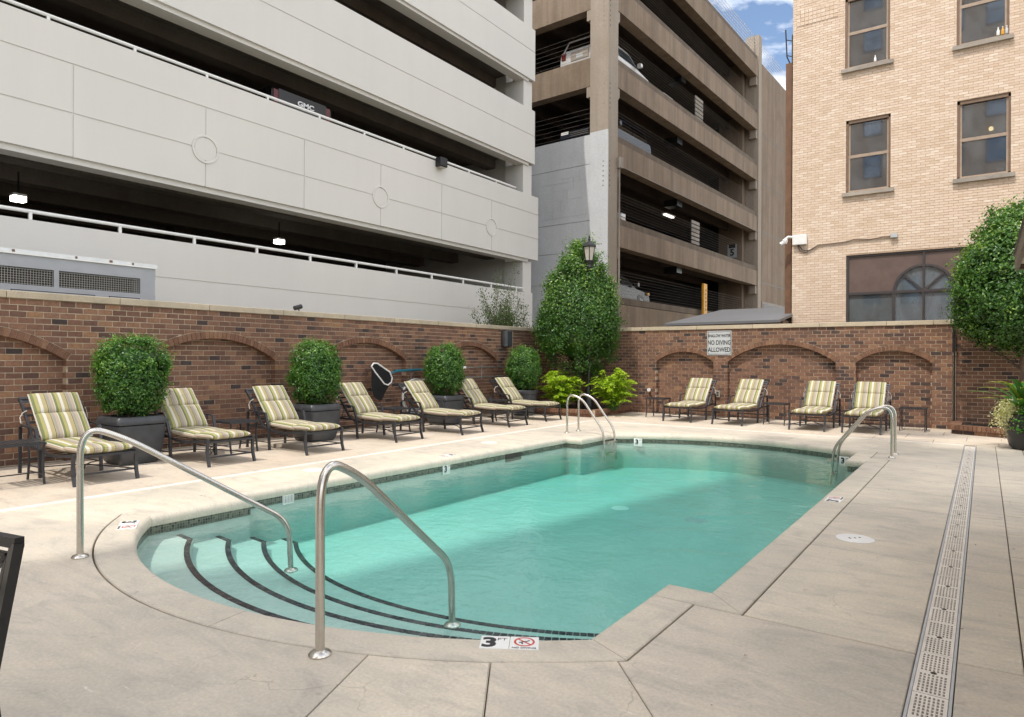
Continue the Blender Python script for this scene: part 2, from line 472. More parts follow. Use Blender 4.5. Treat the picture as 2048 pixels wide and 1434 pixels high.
class MB:
    def __init__(s):
        s.v = []; s.f = []; s.r = []; s.cur = .5; s.uv = None
    def add(s, vs, fs, rnd=None):
        o = len(s.v)
        s.v.extend([tuple(p) for p in vs])
        for q in fs:
            s.f.append(tuple(i + o for i in q))
            s.r.append(s.cur if rnd is None else rnd)
        return s
    def box(s, c, d, rz=0, mat=None, rnd=None):
        x, y, z = d[0] / 2, d[1] / 2, d[2] / 2
        vs = [Vector((a * x, b_ * y, c_ * z)) for a in (-1, 1) for b_ in (-1, 1) for c_ in (-1, 1)]
        mm = mat if mat is not None else Matrix.Rotation(rz, 3, 'Z')
        vs = [mm @ p + Vector(c) for p in vs]
        return s.add(vs, [(0, 1, 3, 2), (4, 6, 7, 5), (0, 4, 5, 1), (2, 3, 7, 6), (0, 2, 6, 4), (1, 5, 7, 3)], rnd)
    def bb(s, x0, x1, y0, y1, z0, z1, rnd=None):
        return s.box(((x0 + x1) / 2, (y0 + y1) / 2, (z0 + z1) / 2), (abs(x1 - x0), abs(y1 - y0), abs(z1 - z0)), rnd=rnd)
    def bevbox(s, x0, x1, y0, y1, z0, z1, bv=.01):
        """box with chamfered top and vertical edges"""
        p = [(x0 + bv, y0), (x1 - bv, y0), (x1, y0 + bv), (x1, y1 - bv), (x1 - bv, y1), (x0 + bv, y1), (x0, y1 - bv), (x0, y0 + bv)]
        cx_, cy_ = (x0 + x1) / 2, (y0 + y1) / 2
        def inset(q): return [(a + (bv if a < cx_ else -bv), b_ + (bv if b_ < cy_ else -bv)) for a, b_ in q]
        rings = [[(a, b_, z0 + bv) for a, b_ in p], [(a, b_, z1 - bv) for a, b_ in p], [(a, b_, z1) for a, b_ in inset(p)]]
        rings.insert(0, [(a, b_, z0) for a, b_ in inset(p)])
        return s.loft(rings, True, True)
    def loft(s, rings, cap0=True, cap1=True, closed=True):
        n = len(rings[0]); vs = [p for r_ in rings for p in r_]; fs = []
        for i in range(len(rings) - 1):
            for j in range(n if closed else n - 1):
                k = (j + 1) % n
                fs.append((i * n + j, i * n + k, (i + 1) * n + k, (i + 1) * n + j))
        if cap0: fs.append(tuple(range(n - 1, -1, -1)))
        if cap1: fs.append(tuple((len(rings) - 1) * n + j for j in range(n)))
        return s.add(vs, fs)
    def tube(s, path, r, n=8, caps=True, flat=None):
        """round tube; flat=(w,h) makes a rectangular bar"""
        P = [Vector(p) for p in path]
        rings = []; up = None
        for i, p in enumerate(P):
            t = (P[min(i + 1, len(P) - 1)] - P[max(i - 1, 0)]).normalized()
            if up is None:
                up = Vector((0, 0, 1)) if abs(t.z) < .9 else Vector((0, 1, 0))
            a = t.cross(up)
            if a.length < 1e-4: a = t.cross(Vector((1, .3, 0)))
            a.normalize(); b_ = a.cross(t).normalized(); up = b_
            rr = r[i] if isinstance(r, (list, tuple)) else r
            if flat:
                rings.append([p + a * sx * flat[0] / 2 + b_ * sy * flat[1] / 2 for sx, sy in ((-1, -1), (1, -1), (1, 1), (-1, 1))])
            else:
                rings.append([p + (a * math.cos(2 * PI * k / n) + b_ * math.sin(2 * PI * k / n)) * rr for k in range(n)])
        return s.loft(rings, caps, caps)
    def lathe(s, prof, c=(0, 0, 0), n=20, cap=True):
        rings = [[(c[0] + r_ * math.cos(2 * PI * k / n), c[1] + r_ * math.sin(2 * PI * k / n), c[2] + z) for k in range(n)] for r_, z in prof]
        return s.loft(rings, cap, cap)
    def prism(s, poly, z0, z1, cap0=False):
        """vertical prism from a simple 2-D polygon (ccw)"""
        n = len(poly)
        tris = tessellate_polygon([[Vector((a, b_, 0)) for a, b_ in poly]])
        vs = [(a, b_, z1) for a, b_ in poly] + [(a, b_, z0) for a, b_ in poly]
        fs = []
        for t in tris:
            a, b_, c = t
            A = (poly[b_][0] - poly[a][0]) * (poly[c][1] - poly[a][1]) - (poly[b_][1] - poly[a][1]) * (poly[c][0] - poly[a][0])
            tt = (a, b_, c) if A > 0 else (a, c, b_)
            fs.append(tt)
            if cap0: fs.append(tuple(i + n for i in tt[::-1]))
        for i in range(n):
            j = (i + 1) % n
            fs.append((i, i + n, j + n, j))
        return s.add(vs, fs)
    def xf(s, mat):
        s.v = [tuple(mat @ Vector(p)) for p in s.v]
        return s
    def mesh(s, name, off=(0, 0, 0), attr=False):
        me = bpy.data.meshes.new(name)
        vs = [(p[0] - off[0], p[1] - off[1], p[2] - off[2]) for p in s.v] if any(off) else s.v
        me.from_pydata(vs, [], s.f)
        if attr:
            a = me.attributes.new('rnd', 'FLOAT', 'FACE')
            a.data.foreach_set('value', s.r)
        me.update()
        return me
    def build(s, name, mat, parent=None, smooth=False, world=False, attr=False):
        off = (0, 0, 0)
        if world and parent is not None:
            off = tuple(parent.location)
            if parent.parent is not None: off = tuple(Vector(off) + parent.parent.location)
        o = link(name, s.mesh(name, off, attr), mat, parent)
        if smooth:
            autosmooth(o)
        return o

def autosmooth(o, ang=35):
    me = o.data
    me.polygons.foreach_set('use_smooth', [True] * len(me.polygons))
    me.set_sharp_from_angle(angle=R(ang))

def text_mb(txt, size, mat4, thick=.0015, bold=0, squeeze=1):
    cu = bpy.data.curves.new('t', 'FONT')
    cu.body = txt; cu.size = size; cu.align_x = 'CENTER'; cu.align_y = 'CENTER'
    cu.extrude = thick / 2; cu.offset = bold; cu.resolution_u = 3
    o = bpy.data.objects.new('t', cu); COL.objects.link(o)
    dg = bpy.context.evaluated_depsgraph_get()
    me = bpy.data.meshes.new_from_object(o.evaluated_get(dg))
    mb = MB()
    mm = mat4 @ Matrix.Diagonal((squeeze, 1, 1, 1))
    mb.add([mm @ v.co for v in me.vertices], [tuple(p.vertices) for p in me.polygons])
    bpy.data.objects.remove(o); bpy.data.curves.remove(cu); bpy.data.meshes.remove(me)
    return mb

def frame4(origin, right, up):
    r_ = Vector(right).normalized(); u = Vector(up).normalized(); n = r_.cross(u)
    m_ = Matrix((r_, u, n)).transposed().to_4x4()
    m_.translation = Vector(origin)
    return m_

def arc3(p, q, r_, n):
    """points on the circle through p, q, r_ from p to r_"""
    (x1, y1), (x2, y2), (x3, y3) = p, q, r_
    d = 2 * (x1 * (y2 - y3) + x2 * (y3 - y1) + x3 * (y1 - y2))
    ux = ((x1 * x1 + y1 * y1) * (y2 - y3) + (x2 * x2 + y2 * y2) * (y3 - y1) + (x3 * x3 + y3 * y3) * (y1 - y2)) / d
    uy = ((x1 * x1 + y1 * y1) * (x3 - x2) + (x2 * x2 + y2 * y2) * (x1 - x3) + (x3 * x3 + y3 * y3) * (x2 - x1)) / d
    a0 = math.atan2(y1 - uy, x1 - ux); a1 = math.atan2(y2 - uy, x2 - ux); a2 = math.atan2(y3 - uy, x3 - ux)
    def norm(a, ref):
        while a - ref > PI: a -= 2 * PI
        while a - ref < -PI: a += 2 * PI
        return a
    a1 = norm(a1, a0); a2 = norm(a2, a1)
    rr = math.hypot(x1 - ux, y1 - uy)
    return [(ux + rr * math.cos(a0 + (a2 - a0) * i / n), uy + rr * math.sin(a0 + (a2 - a0) * i / n)) for i in range(n + 1)], (ux, uy, rr)

def offset_poly(poly, d):
    """mitred offset of a closed ccw polygon; d > 0 grows it"""
    n = len(poly); out = []
    for i in range(n):
        p0, p1, p2 = Vector(poly[i - 1]), Vector(poly[i]), Vector(poly[(i + 1) % n])
        e1 = (p1 - p0).normalized(); e2 = (p2 - p1).normalized()
        n1 = Vector((e1.y, -e1.x)); n2 = Vector((e2.y, -e2.x))
        m_ = (n1 + n2); l = m_.length
        m_ = m_ / l if l > 1e-6 else n1
        k = d / max(.3, m_.dot(n1))
        out.append(tuple(p1 + m_ * k))
    return out

def in_frame(p, pad=20):
    q = Vector(p) - Vector((0, 0, CAM_H))
    d = q.dot(Fv)
    if d < .2: return False
    a = q.dot(Rv) / d * F_PX; b_ = q.z / d * F_PX
    return abs(a) < 1024 + pad and abs(b_) < 717 + pad

# ================================================================== POOL OUTLINE
near_arc, NEAR_C = arc3((-6.35, 3.15), (-4.04, 2.30), (-1.733, 3.16), 40)
far_arc, FAR_C = arc3((-1.70, 12.05), (-4.0, 12.79), (-6.03, 11.93), 32)
right_cuts = [5.78, 7.72, 9.65]
left_cuts = [9.5, 7.7, 5.9]
outline = []      # (x, y, cut?)
for i, p in enumerate(near_arc):
    outline.append((*p, i in (0, 14, 24, 40)))
outline += [(-1.733, 3.95, True), (-1.733, 4.25, False), (-1.443, 4.25, True)]
outline += [(-1.443, y, True) for y in right_cuts]
outline += [(-1.443, 11.06, True), (-1.70, 11.06, False)]
for i, p in enumerate(far_arc):
    outline.append((*p, i in (0, 8, 16, 24, 32)))
outline += [(-6.07, 10.81, False), (-6.40, 10.81, True)]
outline += [(-6.40 - .18 * (10.81 - y) / 6.59, y, True) for y in left_cuts]
outline += [(-6.58, 4.22, True), (-6.34, 4.22, False)]
POOL = [(a, b_) for a, b_, _ in outline]
COPING_W = .30

# ------------------------------------------------------------------ ground
def cdt(verts, edges):
    ov, oe, of, _, oeo, _ = delaunay_2d_cdt([Vector(v) for v in verts], edges, [], 0, 1e-5)
    cons = set()
    for e, src in zip(oe, oeo):
        if src: cons.add((min(e), max(e)))
    return ov, of, cons

def inside(poly, x, y):
    r_ = False; n = len(poly)
    for i in range(n):
        x1, y1 = poly[i]; x2, y2 = poly[i - 1]
        if (y1 > y) != (y2 > y) and x < (x2 - x1) * (y - y1) / (y2 - y1) + x1: r_ = not r_
    return r_

hole = offset_poly(POOL, .08)
vs = [(-250, -250), (250, -250), (250, 250), (-250, 250)] + hole
es = [(0, 1), (1, 2), (2, 3), (3, 0)] + [(4 + i, 4 + (i + 1) % len(hole)) for i in range(len(hole))]
ov, of, _ = cdt(vs, es)
fs = []
for t in of:
    cx_ = sum(ov[i].x for i in t) / 3; cy_ = sum(ov[i].y for i in t) / 3
    if not inside(hole, cx_, cy_): fs.append(tuple(t))
mb = MB(); mb.add([(v.x, v.y, -.045) for v in ov], fs)
tag(mb.build('ground', 'joint'), kind='structure')

# ------------------------------------------------------------------ deck slabs
outer = offset_poly(POOL, COPING_W)
DX0, DX1, DY0, DY1 = -10.66, 6.0, -7.5, 17.22
SX0, SX1, SY0, SY1 = -7.78, -7.66, 14.14, 14.26
DRX0, DRX1 = -.275, -.105
vs = []; es = []
def seg(a, b_):
    vs.append(a); vs.append(b_); es.append((len(vs) - 2, len(vs) - 1))
def loop(pts):
    k = len(vs); vs.extend(pts)
    es.extend((k + i, k + (i + 1) % len(pts)) for i in range(len(pts)))
loop([(DX0, DY0), (DX1, DY0), (DX1, DY1), (DX0, DY1)])
loop(outer)
for x, y in ((SX1, SY0), (SX0, SY1)):
    seg((x, DY0), (x, y)); seg((x, y), (DRX1 if y == SY1 else DRX0, y))
seg((DRX0, DY0), (DRX0, SY1)); seg((DRX1, DY0), (DRX1, SY1))
for y in (.2, 3.1, 6.0, 8.9, 11.8): seg((SX0, y), (SX1, y))
for x in (-6.1, -3.2, -1.6): seg((x, SY0), (x, SY1))
# field joints between band and coping
for y in (3.95, 5.78, 7.72, 9.65, 11.6): seg((-1.3, y), (DRX0, y)); seg((DRX1, y), (.165, y + .02))
for y in (13.0, 2.0, .2, -1.7, -3.6): seg((DRX1, y), (.165, y))
seg((-1.452 - .1, 2.979 + .1), (DRX0, 1.70)); seg((DRX0, -.3), (-1.5, -.9))
for a, b_ in (((-1.987, 2.638), (-1.689, 2.196)), ((-2.515, 2.311), (-2.289, 1.762)), ((-3.744, 2.014), (-3.629, 1.127)), ((-4.352, 2.019), (-4.682, 1.453)), ((-4.954, 2.188), (-5.33, 1.653))):
    d = (Vector(b_) - Vector(a)).normalized()
    s_ = Vector(a) - d * .12; k = min(4.2, (SX1 - a[0]) / d.x - .0 if d.x < -1e-3 else 4.2)
    seg(tuple(s_), tuple(Vector(a) + d * k))
seg((-6.2, 2.75), (SX1, 2.35))
for y in (5.9, 7.7, 9.5, 11.4): seg((-6.6, y), (SX1, y))
seg((-6.2, 12.1), (SX1, 13.4))
for x, y in ((-5.1, 12.6), (-3.0, 12.7), (-1.6, 12.1)): seg((x, y), (x - (4.0 + x) * .12 * -1, SY0))
seg((-1.3, 12.0), (DRX0, 13.0))
# outer paving
for x in (-8.14, -9.05, -9.95): seg((x, DY0), (x, SY1 if x > -8.5 else DY1))
for i in range(16):
    y = -6.6 + i * 1.31
    seg((SX0, y), (-8.14, y)); seg((-8.14, y + .65), (-9.05, y + .65)); seg((-9.05, y + .2), (DX0, y + .2))
seg((-9.05, 14.9), (DX1, 14.9)); seg((-9.05, 15.75), (DX1, 15.75)); seg((-9.05, 16.55), (DX1, 16.55))
for i in range(14):
    x = -8.6 + i * .98
    seg((x, SY1), (x, 14.9)); seg((x + .5, 14.9), (x + .5, 15.75)); seg((x + .1, 15.75), (x + .1, 16.55)); seg((x + .6, 16.55), (x + .6, DY1))
# small pavers right of the drain strip
for x in (.165, .52, 1.12, 1.72): seg((x, DY0), (x, SY1))
seg((DRX1, SY1), (DX1, SY1))
for i in range(26):
    y = -6.8 + i * .82
    if y < SY1:
        seg((.165, y), (.52, y)); seg((.52, y + .4), (1.12, y + .4)); seg((1.12, y + .1), (1.72, y + .1)); seg((1.72, y + .5), (DX1, y + .5))
ov, of, cons = cdt(vs, es)
edge_t = {}
for ti, t in enumerate(of):
    for k in range(3):
        a, b_ = t[k], t[(k + 1) % 3]
        edge_t.setdefault((min(a, b_), max(a, b_)), []).append(ti)
reg = [-1] * len(of); nreg = 0
for s_ in range(len(of)):
    if reg[s_] >= 0: continue
    st_ = [s_]; reg[s_] = nreg
    while st_:
        t = st_.pop()
        for k in range(3):
            a, b_ = of[t][k], of[t][(k + 1) % 3]; e = (min(a, b_), max(a, b_))
            if e in cons: continue
            for o_ in edge_t[e]:
                if reg[o_] < 0: reg[o_] = nreg; st_.append(o_)
    nreg += 1
groups = {}
for ti, r_ in enumerate(reg): groups.setdefault(r_, []).append(ti)
deck = empty('pool_deck', (0, 0, 0), kind='structure')
tag(deck, 'pale beige concrete slab deck around the swimming pool')

def slab_from(tris, zt, g1, g2, zb):
    used = sorted({i for t in tris for i in of[t]})
    nrm = {}; bedges = []
    for t in tris:
        f_ = of[t]
        A = (ov[f_[1]] - ov[f_[0]]).cross(ov[f_[2]] - ov[f_[0]])
        f_ = f_ if A > 0 else f_[::-1]
        for k in range(3):
            a, b_ = f_[k], f_[(k + 1) % 3]; e = (min(a, b_), max(a, b_))
            if e in cons and not all(o_ in tris for o_ in edge_t[e]) or len(edge_t[e]) == 1:
                d = (ov[b_] - ov[a]).normalized(); nn = Vector((-d.y, d.x))
                nrm.setdefault(a, []).append(nn); nrm.setdefault(b_, []).append(nn)
                bedges.append((a, b_))
    def off(i, g_):
        if i not in nrm: return ov[i]
        s_ = Vector((0, 0))
        for q in nrm[i]: s_ = s_ + q
        if s_.length < 1e-6: return ov[i]
        m_ = s_.normalized()
        return ov[i] + m_ * g_ / max(.35, m_.dot(nrm[i][0]))
    mb = MB(); idx = {i: k for k, i in enumerate(used)}
    vtx = [(*off(i, g2), zt) for i in used]
    fs_ = []
    for t in tris:
        f_ = of[t]
        A = (ov[f_[1]] - ov[f_[0]]).cross(ov[f_[2]] - ov[f_[0]])
        f_ = f_ if A > 0 else f_[::-1]
        fs_.append(tuple(idx[i] for i in f_))
    n0 = len(vtx); bi = {}
    for i in nrm:
        bi[i] = len(vtx); vtx.append((*off(i, g1), zt - .004)); vtx.append((*off(i, g1), zb))
    for a, b_ in bedges:
        fs_.append((idx[a], bi[a], bi[b_], idx[b_]))
        fs_.append((bi[a], bi[a] + 1, bi[b_] + 1, bi[b_]))
    mb.add(vtx, fs_)
    return mb

for r_, tris in groups.items():
    ts = set(tris)
    ar = sum(abs((ov[of[t][1]] - ov[of[t][0]]).cross(ov[of[t][2]] - ov[of[t][0]])) / 2 for t in tris)
    if ar < .003: continue
    t0 = max(tris, key=lambda t: abs((ov[of[t][1]] - ov[of[t][0]]).cross(ov[of[t][2]] - ov[of[t][0]])))
    x = sum(ov[i].x for i in of[t0]) / 3; y = sum(ov[i].y for i in of[t0]) / 3
    if not (DX0 < x < DX1 and DY0 < y < DY1) or inside(outer, x, y): continue
    if DRX0 < x < DRX1 and y < SY1: continue
    band = (SX0 < x < SX1 and y < SY1) or (SY0 < y < SY1 and SX0 < x < DRX1)
    outerp = x < SX0 or y > SY1 or (x > .165)
    mt = 'strip' if band else ('paver' if outerp and not x > .165 or y > SY1 else 'deck')
    mb = slab_from(ts, random.uniform(-.0015, .0015), .0032, .008, -.05)
    mb.build('band_slab' if band else ('paving_slab' if mt == 'paver' else 'deck_slab'), mt, deck)

# ------------------------------------------------------------------ pool
pool = empty('swimming_pool', (-4.05, 7.5, 0), kind='structure')
tag(pool, 'green-blue swimming pool with a curved stepped end')
PROF = [(.290, -.116), (.290, -.006), (.283, 0), (.06, 0), (.032, -.006), (.012, -.024), (.002, -.052), (.004, -.082), (.016, -.106), (.05, -.116)]
n = len(POOL)
def vnorm(i):
    p0, p1, p2 = Vector(POOL[i - 1]), Vector(POOL[i]), Vector(POOL[(i + 1) % n])
    e1 = (p1 - p0).normalized(); e2 = (p2 - p1).normalized()
    n1 = Vector((e1.y, -e1.x)); n2 = Vector((e2.y, -e2.x)); m_ = (n1 + n2).normalized()
    return m_ / max(.3, m_.dot(n1))
cuts = [i for i in range(n) if outline[i][2]]
for ci, i0 in enumerate(cuts):
    i1 = cuts[(ci + 1) % len(cuts)]
    idxs = [i0]
    k = i0
    while k != i1:
        k = (k + 1) % n; idxs.append(k)
    rings = []
    dz = random.uniform(-.001, .001)
    for j, k in enumerate(idxs):
        p = Vector(POOL[k]); m_ = vnorm(k); sh_ = Vector((0, 0))
        if j == 0: sh_ = (Vector(POOL[idxs[1]]) - p).normalized() * .002
        if j == len(idxs) - 1: sh_ = (Vector(POOL[idxs[-2]]) - p).normalized() * .002
        rings.append([(*(p + sh_ + m_ * d), z + dz) for d, z in PROF])
    mb = MB(); mb.loft(rings)
    o = mb.build('coping_stone', 'coping', pool, world=True, smooth=True)
# shell: mosaic band, walls, floor
WATER_Z = -.15
FLOOR_Z = -.68
shell = offset_poly(POOL, .03)
def wall_band(poly, z0, z1, name, mat, uv=False):
    me = bpy.data.meshes.new(name)
    k = len(poly); L = [0]
    for i in range(k): L.append(L[-1] + (Vector(poly[(i + 1) % k]) - Vector(poly[i])).length)
    vv_ = [(a - pool.location.x, b_ - pool.location.y, z) for z in (z0, z1) for a, b_ in poly]
    ff = [(i + k, (i + 1) % k + k, (i + 1) % k, i) for i in range(k)]
    me.from_pydata(vv_, [], ff)
    ul = me.uv_layers.new()
    for i in range(k):
        for j, q in enumerate(((L[i], z1), (L[i + 1], z1), (L[i + 1], z0), (L[i], z0))):
            ul.data[i * 4 + j].uv = q
    return link(name, me, mat, pool)
wall_band(shell, -.19, -.10, 'mosaic_band', 'mosaic')
wall_band(offset_poly(POOL, .036), FLOOR_Z - .02, -.05, 'basin_wall', 'plaster')
mb = MB(); mb.prism(offset_poly(POOL, .06), FLOOR_Z - .2, FLOOR_Z)
mb.build('basin_floor', 'plaster', pool, world=True)
# entry steps: concentric treads with dark tile edges
ncx, ncy, nr = NEAR_C
STEPS = [(.45, -.245), (.85, -.345), (1.245, -.445), (1.64, -.545)]
back = [p for p in offset_poly(POOL, .05)[:41]]
tile_rows = []
for si, (d, z) in enumerate(STEPS):
    xe = 2.08
    a0 = -PI / 2 - math.asin(xe / nr); a1 = -PI / 2 + math.asin(xe / nr)
    arc = [(ncx + nr * math.cos(a0 + (a1 - a0) * i / 40), ncy + d + nr * math.sin(a0 + (a1 - a0) * i / 40)) for i in range(41)]
    pl = [(-6.40, arc[0][1] + .03)] + arc + [(-1.68, arc[-1][1] + .03)]
    poly = list(back) + pl[::-1]
    # widen to the walls on both sides
    mb = MB(); mb.prism(poly, FLOOR_Z - .05, z)
    step = mb.build('step', 'plaster', pool, world=True)
    # edge tiles, following the nosing
    P = [Vector(p) for p in pl]
    L = [0]
    for i in range(len(P) - 1): L.append(L[-1] + (P[i + 1] - P[i]).length)
    tl = .0515; cnt = int(L[-1] / tl)
    rows = []
    for t in range(cnt):
        def at(s_):
            for i in range(len(P) - 1):
                if s_ <= L[i + 1]:
                    e = (P[i + 1] - P[i]).normalized()
                    return P[i] + e * (s_ - L[i]), e
            e = (P[-1] - P[-2]).normalized()
            return P[-1], e
        c, e = at((t + .5) * tl)
        rows.append((c, e))
    tile_rows.append((step, z, rows))
tvars = []
for k in range(10):
    mb = MB(); mb.cur = random.random()
    w_, d_ = .0235, .0245
    j = lambda: random.uniform(-.001, .001)
    b0 = [(-w_ + j(), -d_ + j()), (w_ + j(), -d_ + j()), (w_ + j(), d_ + j()), (-w_ + j(), d_ + j())]
    mb.loft([[(x, y, -.004) for x, y in b0], [(x, y, .003) for x, y in b0], [(x * .93, y * .93, .005) for x, y in b0]], False, True)
    tvars.append(mb.mesh('tile', attr=True))
    tvars[-1].materials.append(M['tile'])
for si, (step, z, rows) in enumerate(tile_rows):
    if si < 3:
        for c, e in rows:
            o = bpy.data.objects.new('tile', random.choice(tvars)); COL.objects.link(o); o.parent = step
            nn = Vector((e.y, -e.x))
            q = c + nn * .027
            o.location = (q.x - pool.location.x, q.y - pool.location.y, z + .001)
            o.rotation_euler = (0, 0, math.atan2(e.y, e.x))
    else:
        mb = MB()
        for c, e in rows:
            nn = Vector((e.y, -e.x)); q = c + nn * .027
            mb.box((q.x, q.y, z + .001), (.047, .049, .010), math.atan2(e.y, e.x), rnd=random.random())
        o = mb.build('tile_row', 'tile', step, attr=True)
        o.data.transform(Matrix.Translation(-pool.location)); o['kind'] = 'stuff'
# floor fittings, skimmer mouth, return grille
mb = MB(); mb.lathe([(.001, .012), (.11, .012), (.125, .004), (.13, -.01)], (-4.30, 8.80, FLOOR_Z), 24)
mb.build('floor_light', 'white', pool, world=True)
mb = MB(); mb.lathe([(.001, .014), (.13, .014), (.15, 0), (.15, -.01)], (-3.15, 8.75, FLOOR_Z), 24)
mb.build('floor_drain', 'channel', pool, world=True)
def left_x(y): return -6.40 - .18 * (10.81 - y) / 6.59
mb = MB(); mb.bb(left_x(9.25) - .06, left_x(9.25) - .022, 8.98, 9.42, -.24, -.10)
mb.build('skimmer_mouth', 'drain_in', pool, world=True)
mb = MB()
yg = 4.82; xg = left_x(yg) - .024
mb.bb(xg - .01, xg + .006, yg - .075, yg + .075, -.215, -.20); mb.bb(xg - .01, xg + .006, yg - .075, yg + .075, -.115, -.10)
for k in range(8): mb.bb(xg - .01, xg + .005, yg - .075 + k * .0205, yg - .075 + k * .0205 + .009, -.20, -.115)
mb.build('return_grille', 'white', pool, world=True)
# water body: a closed volume, top at the waterline
mb = MB(); mb.prism(offset_poly(POOL, .055), FLOOR_Z - .12, WATER_Z, True)
wo_ = mb.build('pool_water', 'water')
tag(wo_, kind='structure')

# ================================================================== BRICK WALLS
def clip_half(poly, nx, ny, d):
    out = []
    for i in range(len(poly)):
        p, q = poly[i], poly[(i + 1) % len(poly)]
        a = p[0] * nx + p[1] * ny - d; b_ = q[0] * nx + q[1] * ny - d
        if a >= 0: out.append(p)
        if (a >= 0) != (b_ >= 0):
            t = a / (a - b_); out.append((p[0] + (q[0] - p[0]) * t, p[1] + (q[1] - p[1]) * t))
    return out

def brick_wall(root, P0, U, N, L, z0, courses, course, blen, mj, mat, mortar_mat, arches=(), rects=(), recess=.13, indiv=300, jit=.0016, gone=None, names=('brick', 'brickwork')):
    """bricks laid in running bond on the face P0 + u*U, outward normal N; depth 0 is the brick face"""
    U = Vector((*U, 0)); N = Vector((*N, 0)); P0 = Vector(P0)
    inv_ = root.matrix_basis.inverted()
    def W(u, z, d): return inv_ @ (P0 + U * u + N * d + Zv * z)
    z1 = z0 + courses * course
    pieces = []       # (poly, depth, full?)
    for j in range(courses):
        za = z0 + j * course + mj / 2; zb = z0 + (j + 1) * course - mj / 2
        zc = (za + zb) / 2
        off = -blen * random.choice((.0, .02)) - (blen / 2 if j % 2 else 0)
        k = 0
        while True:
            ua = off + k * blen; ub = ua + blen - mj; k += 1
            if ua > L: break
            a, b_ = max(ua, 0), min(ub, L)
            if b_ - a < .03: continue
            iv = [(a, b_)]
            for (r0, r1, q0, q1) in rects:
                if q0 < zc < q1:
                    nx_ = []
                    for (s_, e) in iv:
                        if e <= r0 or s_ >= r1: nx_.append((s_, e))
                        else:
                            if s_ < r0 - .02: nx_.append((s_, r0))
                            if e > r1 + .02: nx_.append((r1, e))
                    iv = nx_
            for ar in arches:
                if zb <= ar['zs'] + .01:
                    nx_ = []
                    for (s_, e) in iv:
                        l, r_ = ar['c'] - ar['w'], ar['c'] + ar['w']
                        if e <= l or s_ >= r_: nx_.append((s_, e))
                        else:
                            if s_ < l - .02: nx_.append((s_, l))
                            if e > r_ + .02: nx_.append((r_, e))
                    iv = nx_
            for (s_, e) in iv:
                polys = [[(s_, za), (e, za), (e, zb), (s_, zb)]]
                full = abs(e - s_ - (blen - mj)) < .002
                for ar in arches:
                    if zb > ar['zs'] + .01:
                        dx, dz_ = (s_ + e) / 2 - ar['c'], zc - ar['zc']
                        dd = math.hypot(dx, dz_)
                        Ro = ar['R'] + ar['ring'] + mj * .8
                        if dd < Ro + .14:
                            th = math.asin(ar['w'] / ar['R']); sg_ = 1 if dx > 0 else -1
                            en = (sg_ * math.cos(th), -math.sin(th)); ed = en[0] * ar['c'] + en[1] * ar['zc']
                            out_ = []
                            for po in polys:
                                p1 = clip_half(po, *en, ed + mj * .7)                 # beyond the springing
                                p2 = clip_half(po, -en[0], -en[1], -ed - mj * .7)     # above the ring
                                if len(p2) >= 3:
                                    # tangent at the part that is above the ring
                                    qx = sum(q_[0] for q_ in p2) / len(p2) - ar['c']; qz = sum(q_[1] for q_ in p2) / len(p2) - ar['zc']
                                    qd = math.hypot(qx, qz)
                                    p2 = clip_half(p2, qx / qd, qz / qd, Ro + (ar['c'] * qx + ar['zc'] * qz) / qd)
                                if p1 != po: full = False
                                out_ += [q_ for q_ in (p1, p2) if len(q_) >= 3]
                            polys = out_
                dj_, rv_ = random.uniform(-.002, .002), random.random()
                for poly in polys:
                    A = sum(poly[i][0] * poly[(i + 1) % len(poly)][1] - poly[(i + 1) % len(poly)][0] * poly[i][1] for i in range(len(poly))) / 2
                    if A > .0004: pieces.append((poly, 0, full, dj_, rv_))
            # bricks at the back of the recesses
            for ar in arches:
                l, r_ = ar['c'] - ar['w'] - .01, ar['c'] + ar['w'] + .01
                s_, e = max(ua, l), min(ub, r_)
                if e - s_ > .03 and za < ar['zc'] + ar['R'] + .02:
                    pieces.append(([(s_, za), (e, za), (e, zb), (s_, zb)], -recess, abs(e - s_ - (blen - mj)) < .002, random.uniform(-.002, .002), random.random()))
    # shared brick meshes
    hw, hz = (blen - mj) / 2, (course - mj) / 2
    dep = recess + .01 if arches else .05
    variants = []
    for k in range(26):
        mb = MB(); mb.cur = random.random()
        jj = lambda: random.uniform(-jit, jit)
        pts = [(-hw + jj(), -hz + jj()), (0 + jj(), -hz + jj()), (hw + jj(), -hz + jj()), (hw + jj(), hz + jj()), (jj(), hz + jj()), (-hw + jj(), hz + jj())]
        bv = 1 - .006 / hz * .5
        mb.loft([[(x, -dep, z) for x, z in pts], [(x, -.004, z) for x, z in pts], [(x * .985, jj() * .6, z * bv) for x, z in pts]], False, True)
        me = mb.mesh('brick', attr=True); me.materials.append(M[mat]); variants.append(me)
    cam_p = Vector((0, 0, CAM_H))
    cand = []
    for i, (poly, d, full, _, _) in enumerate(pieces):
        if full:
            c = P0 + U * ((poly[0][0] + poly[1][0]) / 2) + Zv * ((poly[0][1] + poly[2][1]) / 2)
            if in_frame(c, -5) and not (gone and gone(c)):
                cand.append(((c - cam_p).length, i))
    cand.sort()
    sel = {i for _, i in cand[:indiv]}
    stuff = MB()
    rot = Matrix((U, N, Zv)).transposed().to_4x4()
